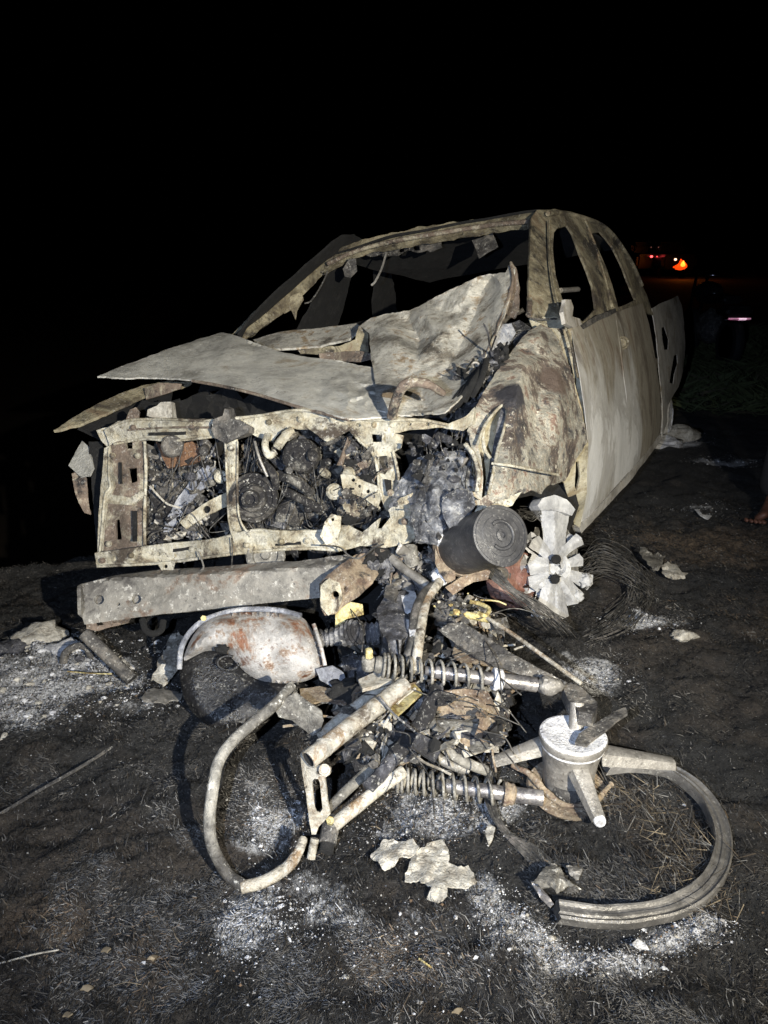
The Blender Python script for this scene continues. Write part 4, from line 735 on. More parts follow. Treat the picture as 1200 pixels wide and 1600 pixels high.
for (x, y) in ((869,874), (867,905)):
    c = D(x, y, 2.79); lathe('lug_nut', c, Vector(CP)-c, [(.001, -.04), (.017, -.04), (.018, 0), (.014, .008), (.001, .010)], 'soot', wheel, n=14)
dc = D(808, 905, 2.86); lathe('brake_drum', dc, wa*.9+Vector((0, -.35, .15)), [(.001, -.06), (.105, -.06), (.115, -.04), (.115, .0), (.105, .01), (.10, .03), (.05, .03), (.04, .045), (.001, .045)], 'red', truck, n=30, dent=.006)
# steel cords of the burnt tyre
def cords(name, runs, r, parent, mat='wire', label=None, n=5):
    V = []; F = []
    for pts in runs:
        a, b = tube_geo(catmull(pts, 7), r, n); o_ = len(V); V += a; F += [tuple(i+o_ for i in f) for f in b]
    o = mesh_obj(name, V, F, mat, parent); o['kind'] = 'stuff'
    if label: o['label'] = label
    return o
runs = []
for k in range(70):
    a = rnd.uniform(0, 1); x0, y0 = 905+rnd.uniform(-8, 8), 858+a*50; e = rnd.uniform(-14, 14)
    runs.append([G(x0, y0+10, .09), G(940+rnd.uniform(-8, 8), 852+a*40+e, .07+rnd.uniform(-.02, .05)), G(985+rnd.uniform(-10, 10), 875+a*30+e, .05+rnd.uniform(-.02, .03)), G(1000+rnd.uniform(-22, 22), 905+a*34, .02), G(965+rnd.uniform(-25, 25), 955+a*28, .01), G(920+rnd.uniform(-20, 20), 985+a*26, .005)][:rnd.choice([4, 5, 6])])
tyre = cords('tyre_cord', runs, .0016, None); 
bpy.data.objects['tyre_cord'].pop('kind', None); tag(tyre, 'loose black steel cords of the burnt tyre behind the white melted wheel', 'tyre cord')
runs = [[D(812+rnd.uniform(-6, 6), 800+rnd.uniform(-10, 14), 2.9), D(830, 806+rnd.uniform(-12, 12), 2.85), D(846, 800+rnd.uniform(-14, 20), 2.84)] for k in range(16)]
cords('brake_wire', runs, .002, truck)
runs = []
for k in range(40):
    a = rnd.random(); b = rnd.uniform(-1, 1); runs.append([D(742+a*40, 868+a*24, 2.58), D(770+a*36+b*6, 902+a*22, 2.54), D(815+a*34+b*10, 932+a*22+rnd.uniform(-9, 9), 2.55), D(860+a*34+b*14, 972+a*16+rnd.uniform(-14, 14), 2.62)])
cords('frayed_cable', runs, .0014, truck, 'wire')
# ---- engine-bay loom, bolts and rubble (too small to tell apart one by one)
def greeble(name, n, region, dfn, mats, seed, smin=.004, smax=.016, parent=truck):
    r = random.Random(seed); V = []; F = []; mi = []
    for _ in range(n):
        for _t in range(50):
            x = r.uniform(min(p[0] for p in region), max(p[0] for p in region)); y = r.uniform(min(p[1] for p in region), max(p[1] for p in region))
            if inside((x, y), region): break
        p = D(x, y, dfn(x, y)+r.uniform(-.03, .04)); s = smin+(smax-smin)*r.random()**2.4; k = r.random(); m = r.randrange(len(mats))
        if k < .14:
            q = [p]; dvec = Vector((r.gauss(0, 1), r.gauss(0, .5), r.gauss(-.4, 1))).normalized()
            for i in range(3): dvec = (dvec+Vector((r.gauss(0, .25), r.gauss(0, .2), r.gauss(0, .25)))).normalized(); q.append(q[-1]+dvec*s*2.2)
            a, b = tube_geo(catmull(q, 3), min(.0035, s*r.uniform(.1, .25)), 5)
        elif k < .30:
            ax = (Vector(CP)-p).normalized()+Vector((r.gauss(0, .7), 0, r.gauss(0, .7))); a, b = tube_geo([p-ax*s*1.5, p, p+ax*s*.3, p+ax*s*.4], [s*.8, s*.8, s*.7, s*.4], 8, .3, r.random()*9)
        elif k < .62:
            u = Vector((r.gauss(0, 1), r.gauss(0, 1), r.gauss(0, 1))).normalized(); v = u.orthogonal().normalized(); w = u.cross(v)
            u, v, w = u*s*r.uniform(.6, 2.2), v*s*r.uniform(.4, 1.1), w*s*r.uniform(.08, .35); j8 = [Vector((r.gauss(0, .25), r.gauss(0, .25), r.gauss(0, .25)))*s for _ in range(8)]
            a, b = block_geo([c_+j_ for c_, j_ in zip([p-u-v-w, p+u-v-w, p+u+v-w, p-u+v-w, p-u-v+w, p+u-v+w, p+u+v*.7+w, p-u*.8+v+w], j8)])
        else:
            bm = bmesh.new(); bmesh.ops.create_icosphere(bm, subdivisions=1, radius=1); sc_ = Vector((r.uniform(.5, 1.4), r.uniform(.5, 1.2), r.uniform(.4, 1.1)))*s
            a = [p+Vector((v.co.x*sc_.x, v.co.y*sc_.y, v.co.z*sc_.z))*r.uniform(.6, 1.3) for v in bm.verts]; b = [tuple(v.index for v in f.verts) for f in bm.faces]; bm.free()
        o_ = len(V); V += a; F += [tuple(i+o_ for i in f) for f in b]; mi += [m]*len(b)
    o = mesh_obj(name, V, F, None, parent, False, mats=mats, mi=mi); o['kind'] = 'stuff'; return o
greeble('engine_rubble', 420, [(372,690),(470,664),(592,696),(600,800),(540,834),(385,838)], lambda x, y: EN(x, y)+.005, ['engine', 'dark', 'engine', 'engine', 'char', 'soot', 'creamb'], 3, .003, .026)
greeble('radiator_rubble', 450, [(226,695),(330,690),(345,760),(330,830),(240,852)], lambda x, y: F_(x, y)+.08, ['engine', 'char', 'dark', 'engine', 'soot', 'char', 'ashb'], 4, .003, .024)
greeble('liner_rubble', 170, [(640,690),(728,676),(740,760),(690,840),(655,830)], lambda x, y: 2.37, ['char', 'char', 'soot', 'char', 'dark', 'soot', 'soot'], 5, .003, .02)
greeble('bay_rubble', 420, [(690,620),(760,560),(800,530),(745,650),(720,664)], lambda x, y: 2.72, ['char', 'soot', 'soot', 'soot', 'dark'], 6, .004, .03)
greeble('lamp_socket_rubble', 330, [(530,690),(585,700),(592,800),(520,820),(540,760)], lambda x, y: 2.54, ['cream', 'engine', 'creamb', 'engine', 'char', 'soot'], 7, .003, .02)
greeble('underside_rubble', 380, [(560,860),(690,850),(720,900),(690,960),(600,930)], lambda x, y: 2.52, ['char', 'dark', 'soot', 'creamb', 'alloy', 'char'], 8, .004, .03)
runs = []
for k in range(34):
    x, y = rnd.uniform(270, 590), rnd.uniform(700, 830); runs.append([D(x, y, F_(x, y)+.02), D(x+rnd.uniform(-30, 30), y+rnd.uniform(-20, 40), F_(x, y)), D(x+rnd.uniform(-40, 40), y+rnd.uniform(-10, 60), F_(x, y)+.05)])
for k in range(26):
    x, y = rnd.choice([rnd.uniform(232, 345), rnd.uniform(520, 600), rnd.uniform(640, 725), rnd.uniform(375, 520)]), rnd.uniform(672, 700); L = rnd.uniform(30, 130); w = rnd.uniform(-18, 18); runs.append([D(x, y, F_(x, y)+.01), D(x+w*.4, y+L*.4, F_(x, y)-.005), D(x+w, y+L*.8, F_(x, y)), D(x+w*1.6+rnd.uniform(-6, 6), y+L, F_(x, y)+.01)])
cords('engine_loom', runs, .0019, truck, 'wire')
for (pts, r, m) in (([(500,852,2.44),(530,855,2.42),(545,868,2.41),(562,872,2.41),(585,856,2.40),(600,850,2.40)], .003, 'wire'), ([(362,840,2.6),(363,866,2.6),(361,895,2.62)], .0025, 'wire'), ([(310,862,2.62),(318,885,2.6),(312,893,2.6)], .003, 'alloy')):
    tube('loose_wire', [D(*q) for q in pts], r, m, truck, n=6)
# suspension pieces behind the canister
tube('suspension_arm', [D(612,872,2.5), D(632,890,2.46), D(655,905,2.42), D(672,918,2.4)], .014, 'alloy', truck)
tube('suspension_arm', [D(600,858,2.6), D(640,880,2.62), D(700,868,2.68), D(790,900,2.8)], .03, 'dark', truck)
tube('strut_post', [D(640,856,2.52), D(642,872,2.5), D(646,884,2.5)], .025, 'tube', truck)
sheet('rusty_strap', [(680,858),(690,842),(700,850),(700,870),(712,884),(712,905),(700,912),(686,895),(680,880)], None, 'rustplate', truck, fn=lambda x, y: 2.36, step=5, thick=.012, amp=.015)
sheet('lower_arm_plate', [(696,918),(720,902),(752,888),(766,892),(762,906),(740,910),(724,918),(708,930)], None, 'rustplate', truck, fn=lambda x, y: 2.40, step=5, thick=.012, amp=.012)

# ================================================================== canister wedged under the corner
ca, cb = D(716, 856, 2.42), D(783, 836, 2.20); cax = (cb-ca).normalized(); cl = (cb-ca).length
can = thing('canister', G(750, 930), 'black cylindrical metal canister wedged under the crushed front corner', 'canister')
R0 = .087
lathe('shell', ca, cax, [(.001, 0), (R0*.95, 0), (R0, .008), (R0*.99, cl*.5), (R0, cl-.02), (R0*1.03, cl-.012), (R0*1.03, cl-.002), (R0*.97, cl)], 'canister', can, n=40, dent=.004)
lathe('end_cap', ca, cax, [(R0*.97, cl-.03), (R0*.965, cl+.003), (R0*.90, cl+.004), (R0*.87, cl-.022), (R0*.79, cl-.024), (R0*.75, cl-.002), (R0*.69, cl+.002), (R0*.64, cl-.020), (R0*.55, cl-.024), (R0*.50, cl-.010), (R0*.42, cl-.008), (R0*.38, cl-.020), (R0*.24, cl-.020), (R0*.20, cl+.006), (R0*.10, cl+.008), (R0*.08, cl-.012), (.001, cl-.012)], 'canister', can, n=40, dent=.004)
cu = cax.orthogonal().normalized(); cv = cax.cross(cu)
tube('cap_bead', [cb+(cu*math.cos(a)+cv*math.sin(a))*R0*.46+cax*.002 for a in [k*.42 for k in range(12)]], .006, 'canister', can, n=8)
lathe('clamp_band', ca, cax, [(R0*.98, .004), (R0*1.04, .004), (R0*1.04, .03), (R0*.98, .03)], 'rustplate', can, n=32, dent=.004)
lump('weld_lump', D(690, 846, 2.36), (.018, .018, .022), 'ashw', can, seed=4)

# ================================================================== the motorcycle wreck
bike = thing('motorcycle', G(680, 1200), 'burnt motorcycle wreck lying on its side with bare springs and broken wheel', 'motorcycle')
def H(px, py, h): return G(px, py, h)
def fork(pa, pb, t_spring, coils, mats):
    a, b = H(*pa), H(*pb); ax = (b-a).normalized(); L = (b-a).length
    fk = mesh_obj('fork_leg', *tube_geo([a+(b-a)*k/10 for k in range(3, 8)], .0125, 12), 'steel', bike)
    coil('coil_spring', a+(b-a)*.04, a+(b-a)*t_spring, .0305, .0042, coils, 'spring', fk, 1.45)
    lathe('fork_sleeve', a+(b-a)*.36, ax, [(.001, 0), (.017, 0), (.018, .004), (.018, L*(t_spring-.34)), (.021, L*(t_spring-.34)+.002), (.001, L*(t_spring-.34)+.003)], mats[0], fk, n=18, dent=.002)
    lathe('seal_collar', a+(b-a)*(t_spring+.02), ax, [(.012, 0), (.029, .001), (.031, .008), (.026, .018), (.028, .026), (.019, .032), (.012, .033)], 'ashw' if mats[1] else 'rustplate', fk, n=18, dent=.006)
    lathe('lower_tube', a+(b-a)*(t_spring+.04), ax, [(.001, 0), (.020, 0), (.0205, L*(.96-t_spring)), (.001, L*(.96-t_spring)+.002)], 'steel', fk, n=18)
    lathe('spring_seat', a+(b-a)*.0, ax, [(.001, -.004), (.020, -.004), (.024, .004), (.022, .016), (.030, .018), (.030, .022), (.001, .022)], 'spring', fk, n=16)
    lathe('end_eye', a-ax*.022+Vector((0, 0, -.018)), Vector((0, 0, 1)), [(.001, 0), (.016, 0), (.018, .003), (.018, .033), (.016, .036), (.001, .036)], 'spring', fk, n=14)
    return fk, a, b, ax
f1, a1, b1, x1 = fork((588,1038,.34), (838,1070,.265), .70, 11, ('steel', True))
f2, a2, b2, x2 = fork((612,1217,.085), (848,1247,.055), .72, 11, ('steel', False))
lathe('top_bolt', a1-x1*.02+Vector((0, 0, .018)), Vector((0, 0, 1)), [(.001, 0), (.011, 0), (.011, .022), (.009, .025), (.001, .025)], 'yellow', f1, n=6)
# axle clamp and the broken axle plate over the hub
lump('axle_clamp', H(858, 1072, .265), (.034, .026, .026), 'alloy', bike, rough=.25, seed=3, freq=1.6)
lathe('clamp_bolt', H(853, 1064, .285), Vector((.1, -.1, 1)), [(.001, -.01), (.012, -.01), (.012, .008), (.008, .012), (.001, .012)], 'alloy', bike, n=6)
sheet('axle_plate', [(878,1072),(892,1066),(906,1072),(932,1096),(934,1106),(926,1116),(905,1112),(888,1094)], None, 'dark', bike, fn=lambda x, y: GD(x, y, .235), step=5, thick=.04, amp=.008)
tube('axle', [H(902,1098,.235), H(900,1140,.175)], .02, 'alloy', bike)
sheet('torque_link', [(898,1160),(904,1146),(960,1112),(978,1104),(980,1114),(962,1128),(915,1164)], None, 'dark', bike, fn=lambda x, y: GD(x, y, .20), step=5, thick=.008, amp=.004)
# hub lying flat, three cast spokes
hb = H(893, 1246, .0); hub_c = H(893, 1225, .035)
whl = mesh_obj('wheel', *tube_geo([Vector((hub_c.x, hub_c.y, z)) for z in (.0, .03, .05)], [.055, .06, .06], 24), 'dark', bike)
hx, hy = H(893, 1148, .175).x, H(893, 1148, .175).y
lathe('hub_drum', (hx, hy, .02), (0.02, -.02, 1), [(.001, 0), (.062, 0), (.066, .006), (.070, .05), (.076, .09), (.082, .125), (.088, .140), (.0895, .148), (.0895, .156), (.086, .158)], 'alloy', whl, n=44, dent=.0025)
lathe('drum_face', (hx, hy, .02), (0.02, -.02, 1), [(.001, .13), (.086, .13), (.0875, .159), (.080, .162), (.075, .160), (.001, .160)], 'ashw', whl, n=40, dent=.003)
def cast_spoke(p0, p1, w0, w1, hgt):
    p0, p1 = Vector(p0), Vector(p1); t = (p1-p0); s = t.cross(Vector((0, 0, 1))).normalized(); V = []; F = []; m = 8
    for i in range(m+1):
        k = i/m; c = p0+t*k; w = w0+(w1-w0)*k; h = hgt*(1-.35*k)
        prof = [(-w, -h), (-w*.75, h*.75), (-w*.35, h), (w*.35, h), (w*.75, h*.75), (w, -h), (w*.4, -h*.5), (-w*.4, -h*.5)]
        V += [c+s*u+Vector((0, 0, v)) for u, v in prof]
    n = 8
    for i in range(m):
        for k in range(n): F.append((i*n+k, i*n+(k+1) % n, (i+1)*n+(k+1) % n, (i+1)*n+k))
    F += [tuple(reversed(range(n))), tuple(range(m*n, m*n+n))]
    o = mesh_obj('spoke', V, F, 'alloy', whl); sharp(o, 40); return o
cast_spoke(H(850,1162,.13), H(768,1190,.085), .030, .014, .016)
cast_spoke((hx+.005, hy-.06, .125), (hx+.035, hy-.185, .062), .030, .019, .014)
cast_spoke(H(935,1176,.125), H(1052,1192,.075), .034, .018, .018)
c = Vector((hx+.036, hy-.19, .060)); lathe('spoke_break', c, Vector((.1, -.6, .5)), [(.001, -.003), (.017, -.003), (.016, .002), (.001, .003)], 'ashw', whl, n=14, dent=.003)
ringc = H(885, 1225, .03)
lathe('sprocket', (hx-.005, hy-.02, .012), (.05, -.12, 1), [(.070, 0), (.104, .0), (.108, .006), (.104, .014), (.070, .014), (.068, .007), (.070, 0)], 'rustplate', whl, n=44, dent=.004)
tube('chain', [H(800,1195,.06), H(830,1212,.05), H(850,1235,.035), H(885,1258,.025), H(930,1250,.03), H(955,1225,.04)], .008, 'rustplate', bike, n=8, dent=.8)
# rim: what is left of the wheel ring, an alloy channel with ridges
def rim_sweep(name, path, prof, mat, parent, jagend=True):
    P = catmull(path, 16); prof = [(u*.62, v*.80) for u, v in prof]; V = []; F = []; n = len(prof); m = len(P)
    cen = sum(P, Vector())/m
    for i, p in enumerate(P):
        t = (P[min(i+1, m-1)]-P[max(i-1, 0)]).normalized(); o_ = t.cross(Vector((0, 0, 1))).normalized()
        w = 1+.05*noise.noise(p*18)
        for (u, v) in prof:
            e = 0
            if jagend and i in (0, m-1): e = .02*noise.noise(Vector((u*90, v*90, i)))
            V.append(p+o_*u*w+Vector((0, 0, v*w))+t*e+Vector(noise.noise_vector(p*14+Vector((u, v, 0))*20))*.0018)
    for i in range(m-1):
        for k in range(n): F.append((i*n+k, i*n+(k+1) % n, (i+1)*n+(k+1) % n, (i+1)*n+k))
    F += [tuple(reversed(range(n))), tuple(range(m*n-n, m*n))]
    ob = mesh_obj(name, V, F, mat, parent); sharp(ob, 32); return ob
rp = [(948,1196,.045),(990,1192,.05),(1040,1200,.05),(1083,1226,.045),(1114,1262,.04),(1129,1308,.035),(1124,1352,.03),(1098,1390,.027),(1050,1417,.025),(990,1430,.025),(930,1431,.025),(872,1423,.026)]
prof = [(-.036,-.018),(-.036,.004),(-.030,.010),(-.024,.004),(-.012,.001),(-.008,.007),(.002,.009),(.008,.004),(.018,.006),(.024,.015),(.031,.017),(.035,.008),(.034,-.020),(.026,-.024),(-.028,-.024)]
rim_sweep('rim', [H(*q) for q in rp], prof, 'rimband', whl)
# handlebar / crash bar
tube('crash_bar', [H(455,1073,.30), H(428,1102,.295), H(395,1130,.28), H(362,1160,.26), H(341,1192,.235), H(333,1230,.20), H(327,1285,.14), H(333,1325,.09), H(356,1366,.03), H(383,1386,.022)], .0142, 'tube', bike, n=16)
tube('crash_bar_end', [H(378,1386,.022), H(410,1378,.03), H(445,1358,.035), H(464,1335,.05), H(474,1310,.06)], [.0142, .0142, .0138, .012, .010], 'tubecream', bike, n=14)
sheet('gusset_plate', [(428,1106),(446,1092),(462,1082),(480,1096),(502,1112),(506,1126),(500,1142),(488,1150),(474,1140),(456,1126),(436,1120)], [(430,1106,GD(430,1106,.28)),(470,1090,GD(470,1090,.30)),(502,1130,GD(502,1130,.24)),(485,1148,GD(485,1148,.21))], 'tube', bike, step=5, thick=.006, amp=.014, ns=14)
tube('frame_tube', [H(482,1187,.235), H(520,1157,.25), H(580,1110,.275), H(632,1070,.29)], .0235, 'tubecream', bike, n=20, hollow=1)
lathe('tube_weld', H(505,1168,.243), H(580,1110,.275)-H(520,1157,.25), [(.023, -.004), (.0262, -.002), (.0265, .003), (.023, .006)], 'tubecream', bike, n=20, dent=.003)
tube('backing_tube', [H(500,1150,.19), H(545,1112,.21), H(600,1070,.23)], .014, 'tubecream', bike, n=10)
sheet('slotted_bracket', [(469,1178),(474,1172),(488,1196),(508,1195),(516,1200),(515,1210),(508,1215),(511,1245),(516,1272),(506,1284),(498,1292),(494,1304),(487,1304),(483,1280),(478,1240),(472,1205)], [(470,1180,GD(470,1180,.22)),(515,1205,GD(515,1205,.20)),(490,1300,GD(490,1300,.06)),(512,1275,GD(512,1275,.09))], 'tubecream', bike, holes=[[(487,1222),(491,1217),(497,1217),(500,1223),(504,1264),(500,1270),(495,1268),(492,1262)], circ(496,1207,2.6)], step=4.5, thick=.008, amp=.004, jag=.6)
c = H(507,1203,.205); lathe('bracket_boss', c, Vector(CP)-c, [(.001, -.006), (.014, -.006), (.014, .004), (.010, .006), (.008, .002), (.001, .002)], 'tubecream', bike, n=16)
tube('lower_frame_tube', [H(520,1290,.06), H(560,1258,.08), H(600,1226,.10), H(630,1206,.11)], .017, 'tubecream', bike, n=14)
tube('lower_frame_tube', [H(500,1278,.05), H(545,1232,.07), H(590,1190,.10), H(612,1160,.13)], .014, 'tube', bike, n=12)
tube('down_tube', [H(575,1232,.11), H(620,1180,.15), H(655,1135,.19), H(676,1095,.23), H(682,1070,.25)], [.018, .023, .022, .02, .018], 'char', bike, n=16, dent=.25)
tube('clamp_sleeve', [H(517,1288,.055), H(512,1318,.03)], .022, 'dark', bike, n=16, hollow=1)
lathe('clamp_screw', H(516,1284,.075), Vector((0, -.5, 1)), [(.001, 0), (.010, 0), (.010, .010), (.001, .011)], 'yellow', bike, n=6)
sheet('clamp_lever', [(520,1276),(536,1270),(541,1274),(538,1280),(524,1288),(516,1290)], None, 'dark', bike, holes=[circ(535,1275,2)], fn=lambda x, y: GD(x, y, .07), step=4, thick=.006, amp=.002)
tube('peg', [H(492,1310,.04), H(488,1330,.015), H(486,1342,.0)], .011, 'tubecream', bike, n=10)
tube('exhaust_pipe', [H(672,1122,.19), H(684,1155,.15), H(708,1180,.12), H(738,1196,.09), H(760,1204,.07)], .014, 'tube', bike, n=12)
tube('exhaust_pipe', [H(655,1152,.14), H(680,1180,.10), H(708,1196,.08), H(730,1204,.06)], .014, 'alloy', bike, n=12)
tube('stem_pipe', [H(693,898,.42), H(684,912,.42), H(668,934,.41), H(660,965,.39), H(654,1005,.36), H(648,1050,.31)], .0145, 'tubecream', bike, n=14)
tube('stem_hose', [H(676,915,.42), H(660,930,.42), H(648,960,.40), H(644,1000,.36), H(632,1040,.31)], .013, 'wire', bike, n=12)
lump('stem_cap', H(690, 900, .43), (.034, .03, .026), 'ashw', bike, rough=.5, seed=9)
sheet('carburettor_body', [(588,952),(600,934),(612,925),(632,922),(650,930),(652,960),(646,985),(628,1000),(606,1002),(594,985)], None, 'char', bike, fn=lambda x, y: GD(x, y, .36)-.05*math.cos((x-620)/24), step=4.5, thick=.06, amp=.04, ns=18, amp2=.01, crease=.4)
sheet('carburettor_side', [(626,922),(648,924),(656,945),(650,990),(640,996),(632,960)], None, 'ashw', bike, fn=lambda x, y: GD(x, y, .375), step=4.5, thick=.02, amp=.03, ns=20, jag=3)
sheet('dark_tab', [(600,930),(604,914),(614,912),(622,922),(616,938)], None, 'dark', bike, fn=lambda x, y: GD(x, y, .41), step=5, thick=.008, amp=.006)
# corrugated intake hose
P0, P1 = H(492, 1000, .24), H(596, 984, .29); ax = P1-P0
pr_ = []
for k in range(27): pr_.append((.036 if k % 2 else .030, ax.length*k/26))
lathe('corrugated_hose', P0, ax, [(.001, 0)]+pr_+[(.001, ax.length)], 'char', bike, n=20, dent=.02)
for (x, y, h, sx, mm, sd) in ((560,1040,.2,.05,'char',1),(610,1015,.28,.045,'soot',2),(700,960,.3,.05,'dark',3),(650,1090,.17,.05,'char',4),(720,1040,.2,.06,'soot',5),(600,1150,.1,.05,'engine',6),(560,1150,.08,.045,'engine',7),(640,1120,.12,.04,'engine',11),(540,1080,.17,.05,'soot',8),(760,1010,.2,.05,'char',9)):
    lump('engine_casting', H(x, y, h), (sx, sx*.8, sx*.7), mm, bike, rough=.5, seed=sd)
sheet('yellow_plate', [(602,1096),(632,1072),(648,1068),(660,1082),(640,1100),(622,1116),(610,1112)], None, 'yellow', bike, fn=lambda x, y: GD(x, y, .23), step=5, thick=.008, amp=.014)
sheet('seat_bracket', [(560,1062),(590,1048),(622,1050),(615,1062),(590,1070),(566,1076)], None, 'tubecream', bike, fn=lambda x, y: GD(x, y, .29), step=5, thick=.01, amp=.008)
tube('brake_rod', [H(606,1100,.22), H(604,1130,.16), H(602,1160,.08)], .010, 'rustplate', bike, n=8)
# mudguard and the long side strip
sheet('mudguard', [(664,1090),(690,1080),(725,1076),(762,1080),(778,1110),(792,1150),(785,1160),(768,1166),(748,1142),(725,1122),(700,1112),(676,1110)], [(664,1090,GD(664,1090,.22)),(762,1080,GD(762,1080,.22)),(785,1160,GD(785,1160,.08)),(700,1112,GD(700,1112,.17)),(740,1105,GD(740,1105,.21))], 'rustplate', bike, step=5, thick=.006, amp=.008, ns=12)
sheet('side_strip', [(686,985),(700,974),(722,972),(760,995),(805,1024),(850,1048),(884,1066),(878,1078),(850,1068),(806,1052),(760,1034),(712,1006)], [(690,980,GD(690,980,.33)),(720,975,GD(720,975,.34)),(884,1070,GD(884,1070,.27)),(760,1030,GD(760,1030,.28))], 'dark', bike, step=4.5, thick=.008, amp=.02, ns=18, crease=.7, sh=20)
sheet('strip_underside', [(712,1006),(760,1034),(806,1052),(790,1058),(752,1050),(722,1040),(706,1022)], None, 'rustplate', bike, fn=lambda x, y: GD(x, y, .25), step=5, thick=.006, amp=.010)
tube('brake_cable', [H(752,960,.32), H(800,990,.31), H(850,1026,.29), H(908,1068,.26)], .0065, 'tubecream', bike, n=8)
tube('rod', [H(700,955,.32), H(735,962,.32), H(765,968,.31)], .012, 'yellow', bike, n=8)
tube('bracket_hook', [H(735,940,.33), H(752,944,.33), H(764,952,.33), H(758,962,.33), H(748,958,.33)], .007, 'yellow', bike, n=8)
greeble('bike_rubble', 1700, [(560,1000),(700,930),(780,960),(800,1060),(780,1160),(690,1170),(600,1200),(540,1180),(520,1100)], lambda x, y: GD(x, y, .15+.08*noise.noise(Vector((x*.02, y*.02, 0)))), ['char', 'engine', 'soot', 'dark', 'tube', 'ashb', 'rustplate', 'char', 'soot'], 12, .003, .03, bike)
greeble('joint_rubble', 90, [(670,895),(710,905),(770,950),(720,975),(680,960)], lambda x, y: GD(x, y, .33), ['yellow', 'dark', 'dark', 'rustplate', 'tubecream', 'char'], 13, .004, .016, bike)
runs = []
for k in range(36):
    a = rnd.uniform(-1, 1); runs.append([H(772+a*5, 1198+rnd.uniform(-6, 6), .07), H(764+a*9, 1240+a*6, .04), H(782+a*10, 1290+a*6, .025), H(828+a*10, 1330-a*8, .02), H(870+a*12, 1372-a*8, .012), H(890+rnd.uniform(-6, 16), 1392+rnd.uniform(-6, 6), .01)])
cords('tyre_bead_wire', runs, .0016, bike)
for k in range(3): tube('tyre_bead', [H(768+k*3,1196,.07), H(760+k*4,1240,.04), H(780+k*4,1292,.025), H(826+k*4,1338-k*3,.02), H(862+k*4,1372-k*3,.012), H(884,1394,.01)], .0045, 'wire', bike, n=7)
runs = []
for k in range(44):
    x, y, h = rnd.uniform(540, 770), rnd.uniform(940, 1180), rnd.uniform(.12, .33); a = rnd.uniform(-.4, 1.2); L = rnd.uniform(15, 60)
    runs.append([H(x, y, h), H(x+L*math.cos(a)+rnd.uniform(-8, 8), y+L*math.sin(a), h+rnd.uniform(-.02, .03)), H(x+2*L*math.cos(a+.3), y+2*L*math.sin(a+.3), h-rnd.uniform(0, .06))])
cords('burnt_loom', runs, .0019, bike)
for k in range(34):
    x, y, h = rnd.uniform(530, 790), rnd.uniform(950, 1175), rnd.uniform(.12, .26); r_ = rnd.uniform(9, 22)
    sheet('flattened_scrap', [(x+r_*rnd.uniform(.7, 1.5)*math.cos(a*1.047), y+r_*rnd.uniform(.4, .8)*math.sin(a*1.047)) for a in range(6)], None, rnd.choice(['char', 'dark', 'rustplate', 'tube', 'soot', 'engine']), bike, fn=lambda x_, y_: GD(x_, y_, h), step=4.5, thick=.004, amp=.03, ns=18, jag=2, crease=.4)
# ================================================================== the fuel tank
tank = thing('fuel_tank', G(390, 1130), 'scorched white and black motorcycle fuel tank lying below the bumper beam', 'fuel tank')
def dome(name, outline, ctr, d0, dz, mat, parent, thick=.006, amp=.008, pw=.55, tiltx=0, tilty=0, step=6, fall=48.):
    poly = [(v.x, v.y) for v in catmull([(x, y, 0) for x, y in outline], 5, True)]; A = np.array(poly)
    def fn(x, y):
        e = np.min(np.hypot(A[:,0]-x, A[:,1]-y)); k = min(1, e/fall); return d0+tiltx*(x-ctr[0])+tilty*(y-ctr[1])-dz*(1-(1-k)**2)**pw
    return sheet(name, outline, None, mat, parent, fn=fn, step=step, thick=thick, amp=amp, ns=8, curve=True, jag=.6)
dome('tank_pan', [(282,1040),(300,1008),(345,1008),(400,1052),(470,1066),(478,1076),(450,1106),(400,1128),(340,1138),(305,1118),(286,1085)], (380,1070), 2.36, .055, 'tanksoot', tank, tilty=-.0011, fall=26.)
dome('tank_shell', [(288,1032),(298,1000),(318,974),(350,960),(400,956),(450,960),(474,966),(490,990),(506,1036),(500,1052),(470,1066),(420,1066),(385,1052),(352,1020),(320,1018)], (400,1010), 2.37, .09, 'tank', tank, tilty=-.0006)
tube('tank_seam', [D(280,1046,2.34), D(284,1010,2.36), D(302,982,2.38), D(330,964,2.40), D(375,953,2.41), D(430,953,2.41), D(470,962,2.38)], .009, 'blueg', tank, n=8)
tube('seam_lip', [D(490,975,2.32), D(500,1005,2.30), D(508,1040,2.28)], .006, 'tank', tank, n=8)
sheet('mount_ear', [(494,1046),(520,1040),(538,1052),(542,1066),(520,1074),(500,1062)], None, 'blueg', tank, holes=[circ(526,1065,5,4.5)], fn=lambda x, y: 2.28, step=5, thick=.008, amp=.006)
lathe('mount_bolt', D(318,966,2.36), Vector(CP)-D(318,966,2.36), [(.001, -.01), (.009, -.01), (.009, .006), (.001, .007)], 'yellow', tank, n=6)
lump('filler_crust', D(346, 1014, 2.30), (.02, .012, .012), 'soot', tank, rough=.6, seed=2)
tube('filler_ring', [D(357+17*math.cos(a), 1036+11*math.sin(a), 2.295-.004*math.sin(a)) for a in [k*.57 for k in range(10)]], .004, 'tanksoot', tank, n=8)
o = sheet('rusty_strip', [(468,1076),(500,1072),(530,1078),(545,1090),(540,1100),(515,1096),(490,1098),(470,1090)], None, 'rustplate', None, fn=lambda x, y: GD(x, y, .16), step=5, thick=.006, amp=.014)
tag(o, 'small rust-orange metal strip between the fuel tank and the frame tube', 'metal scrap')

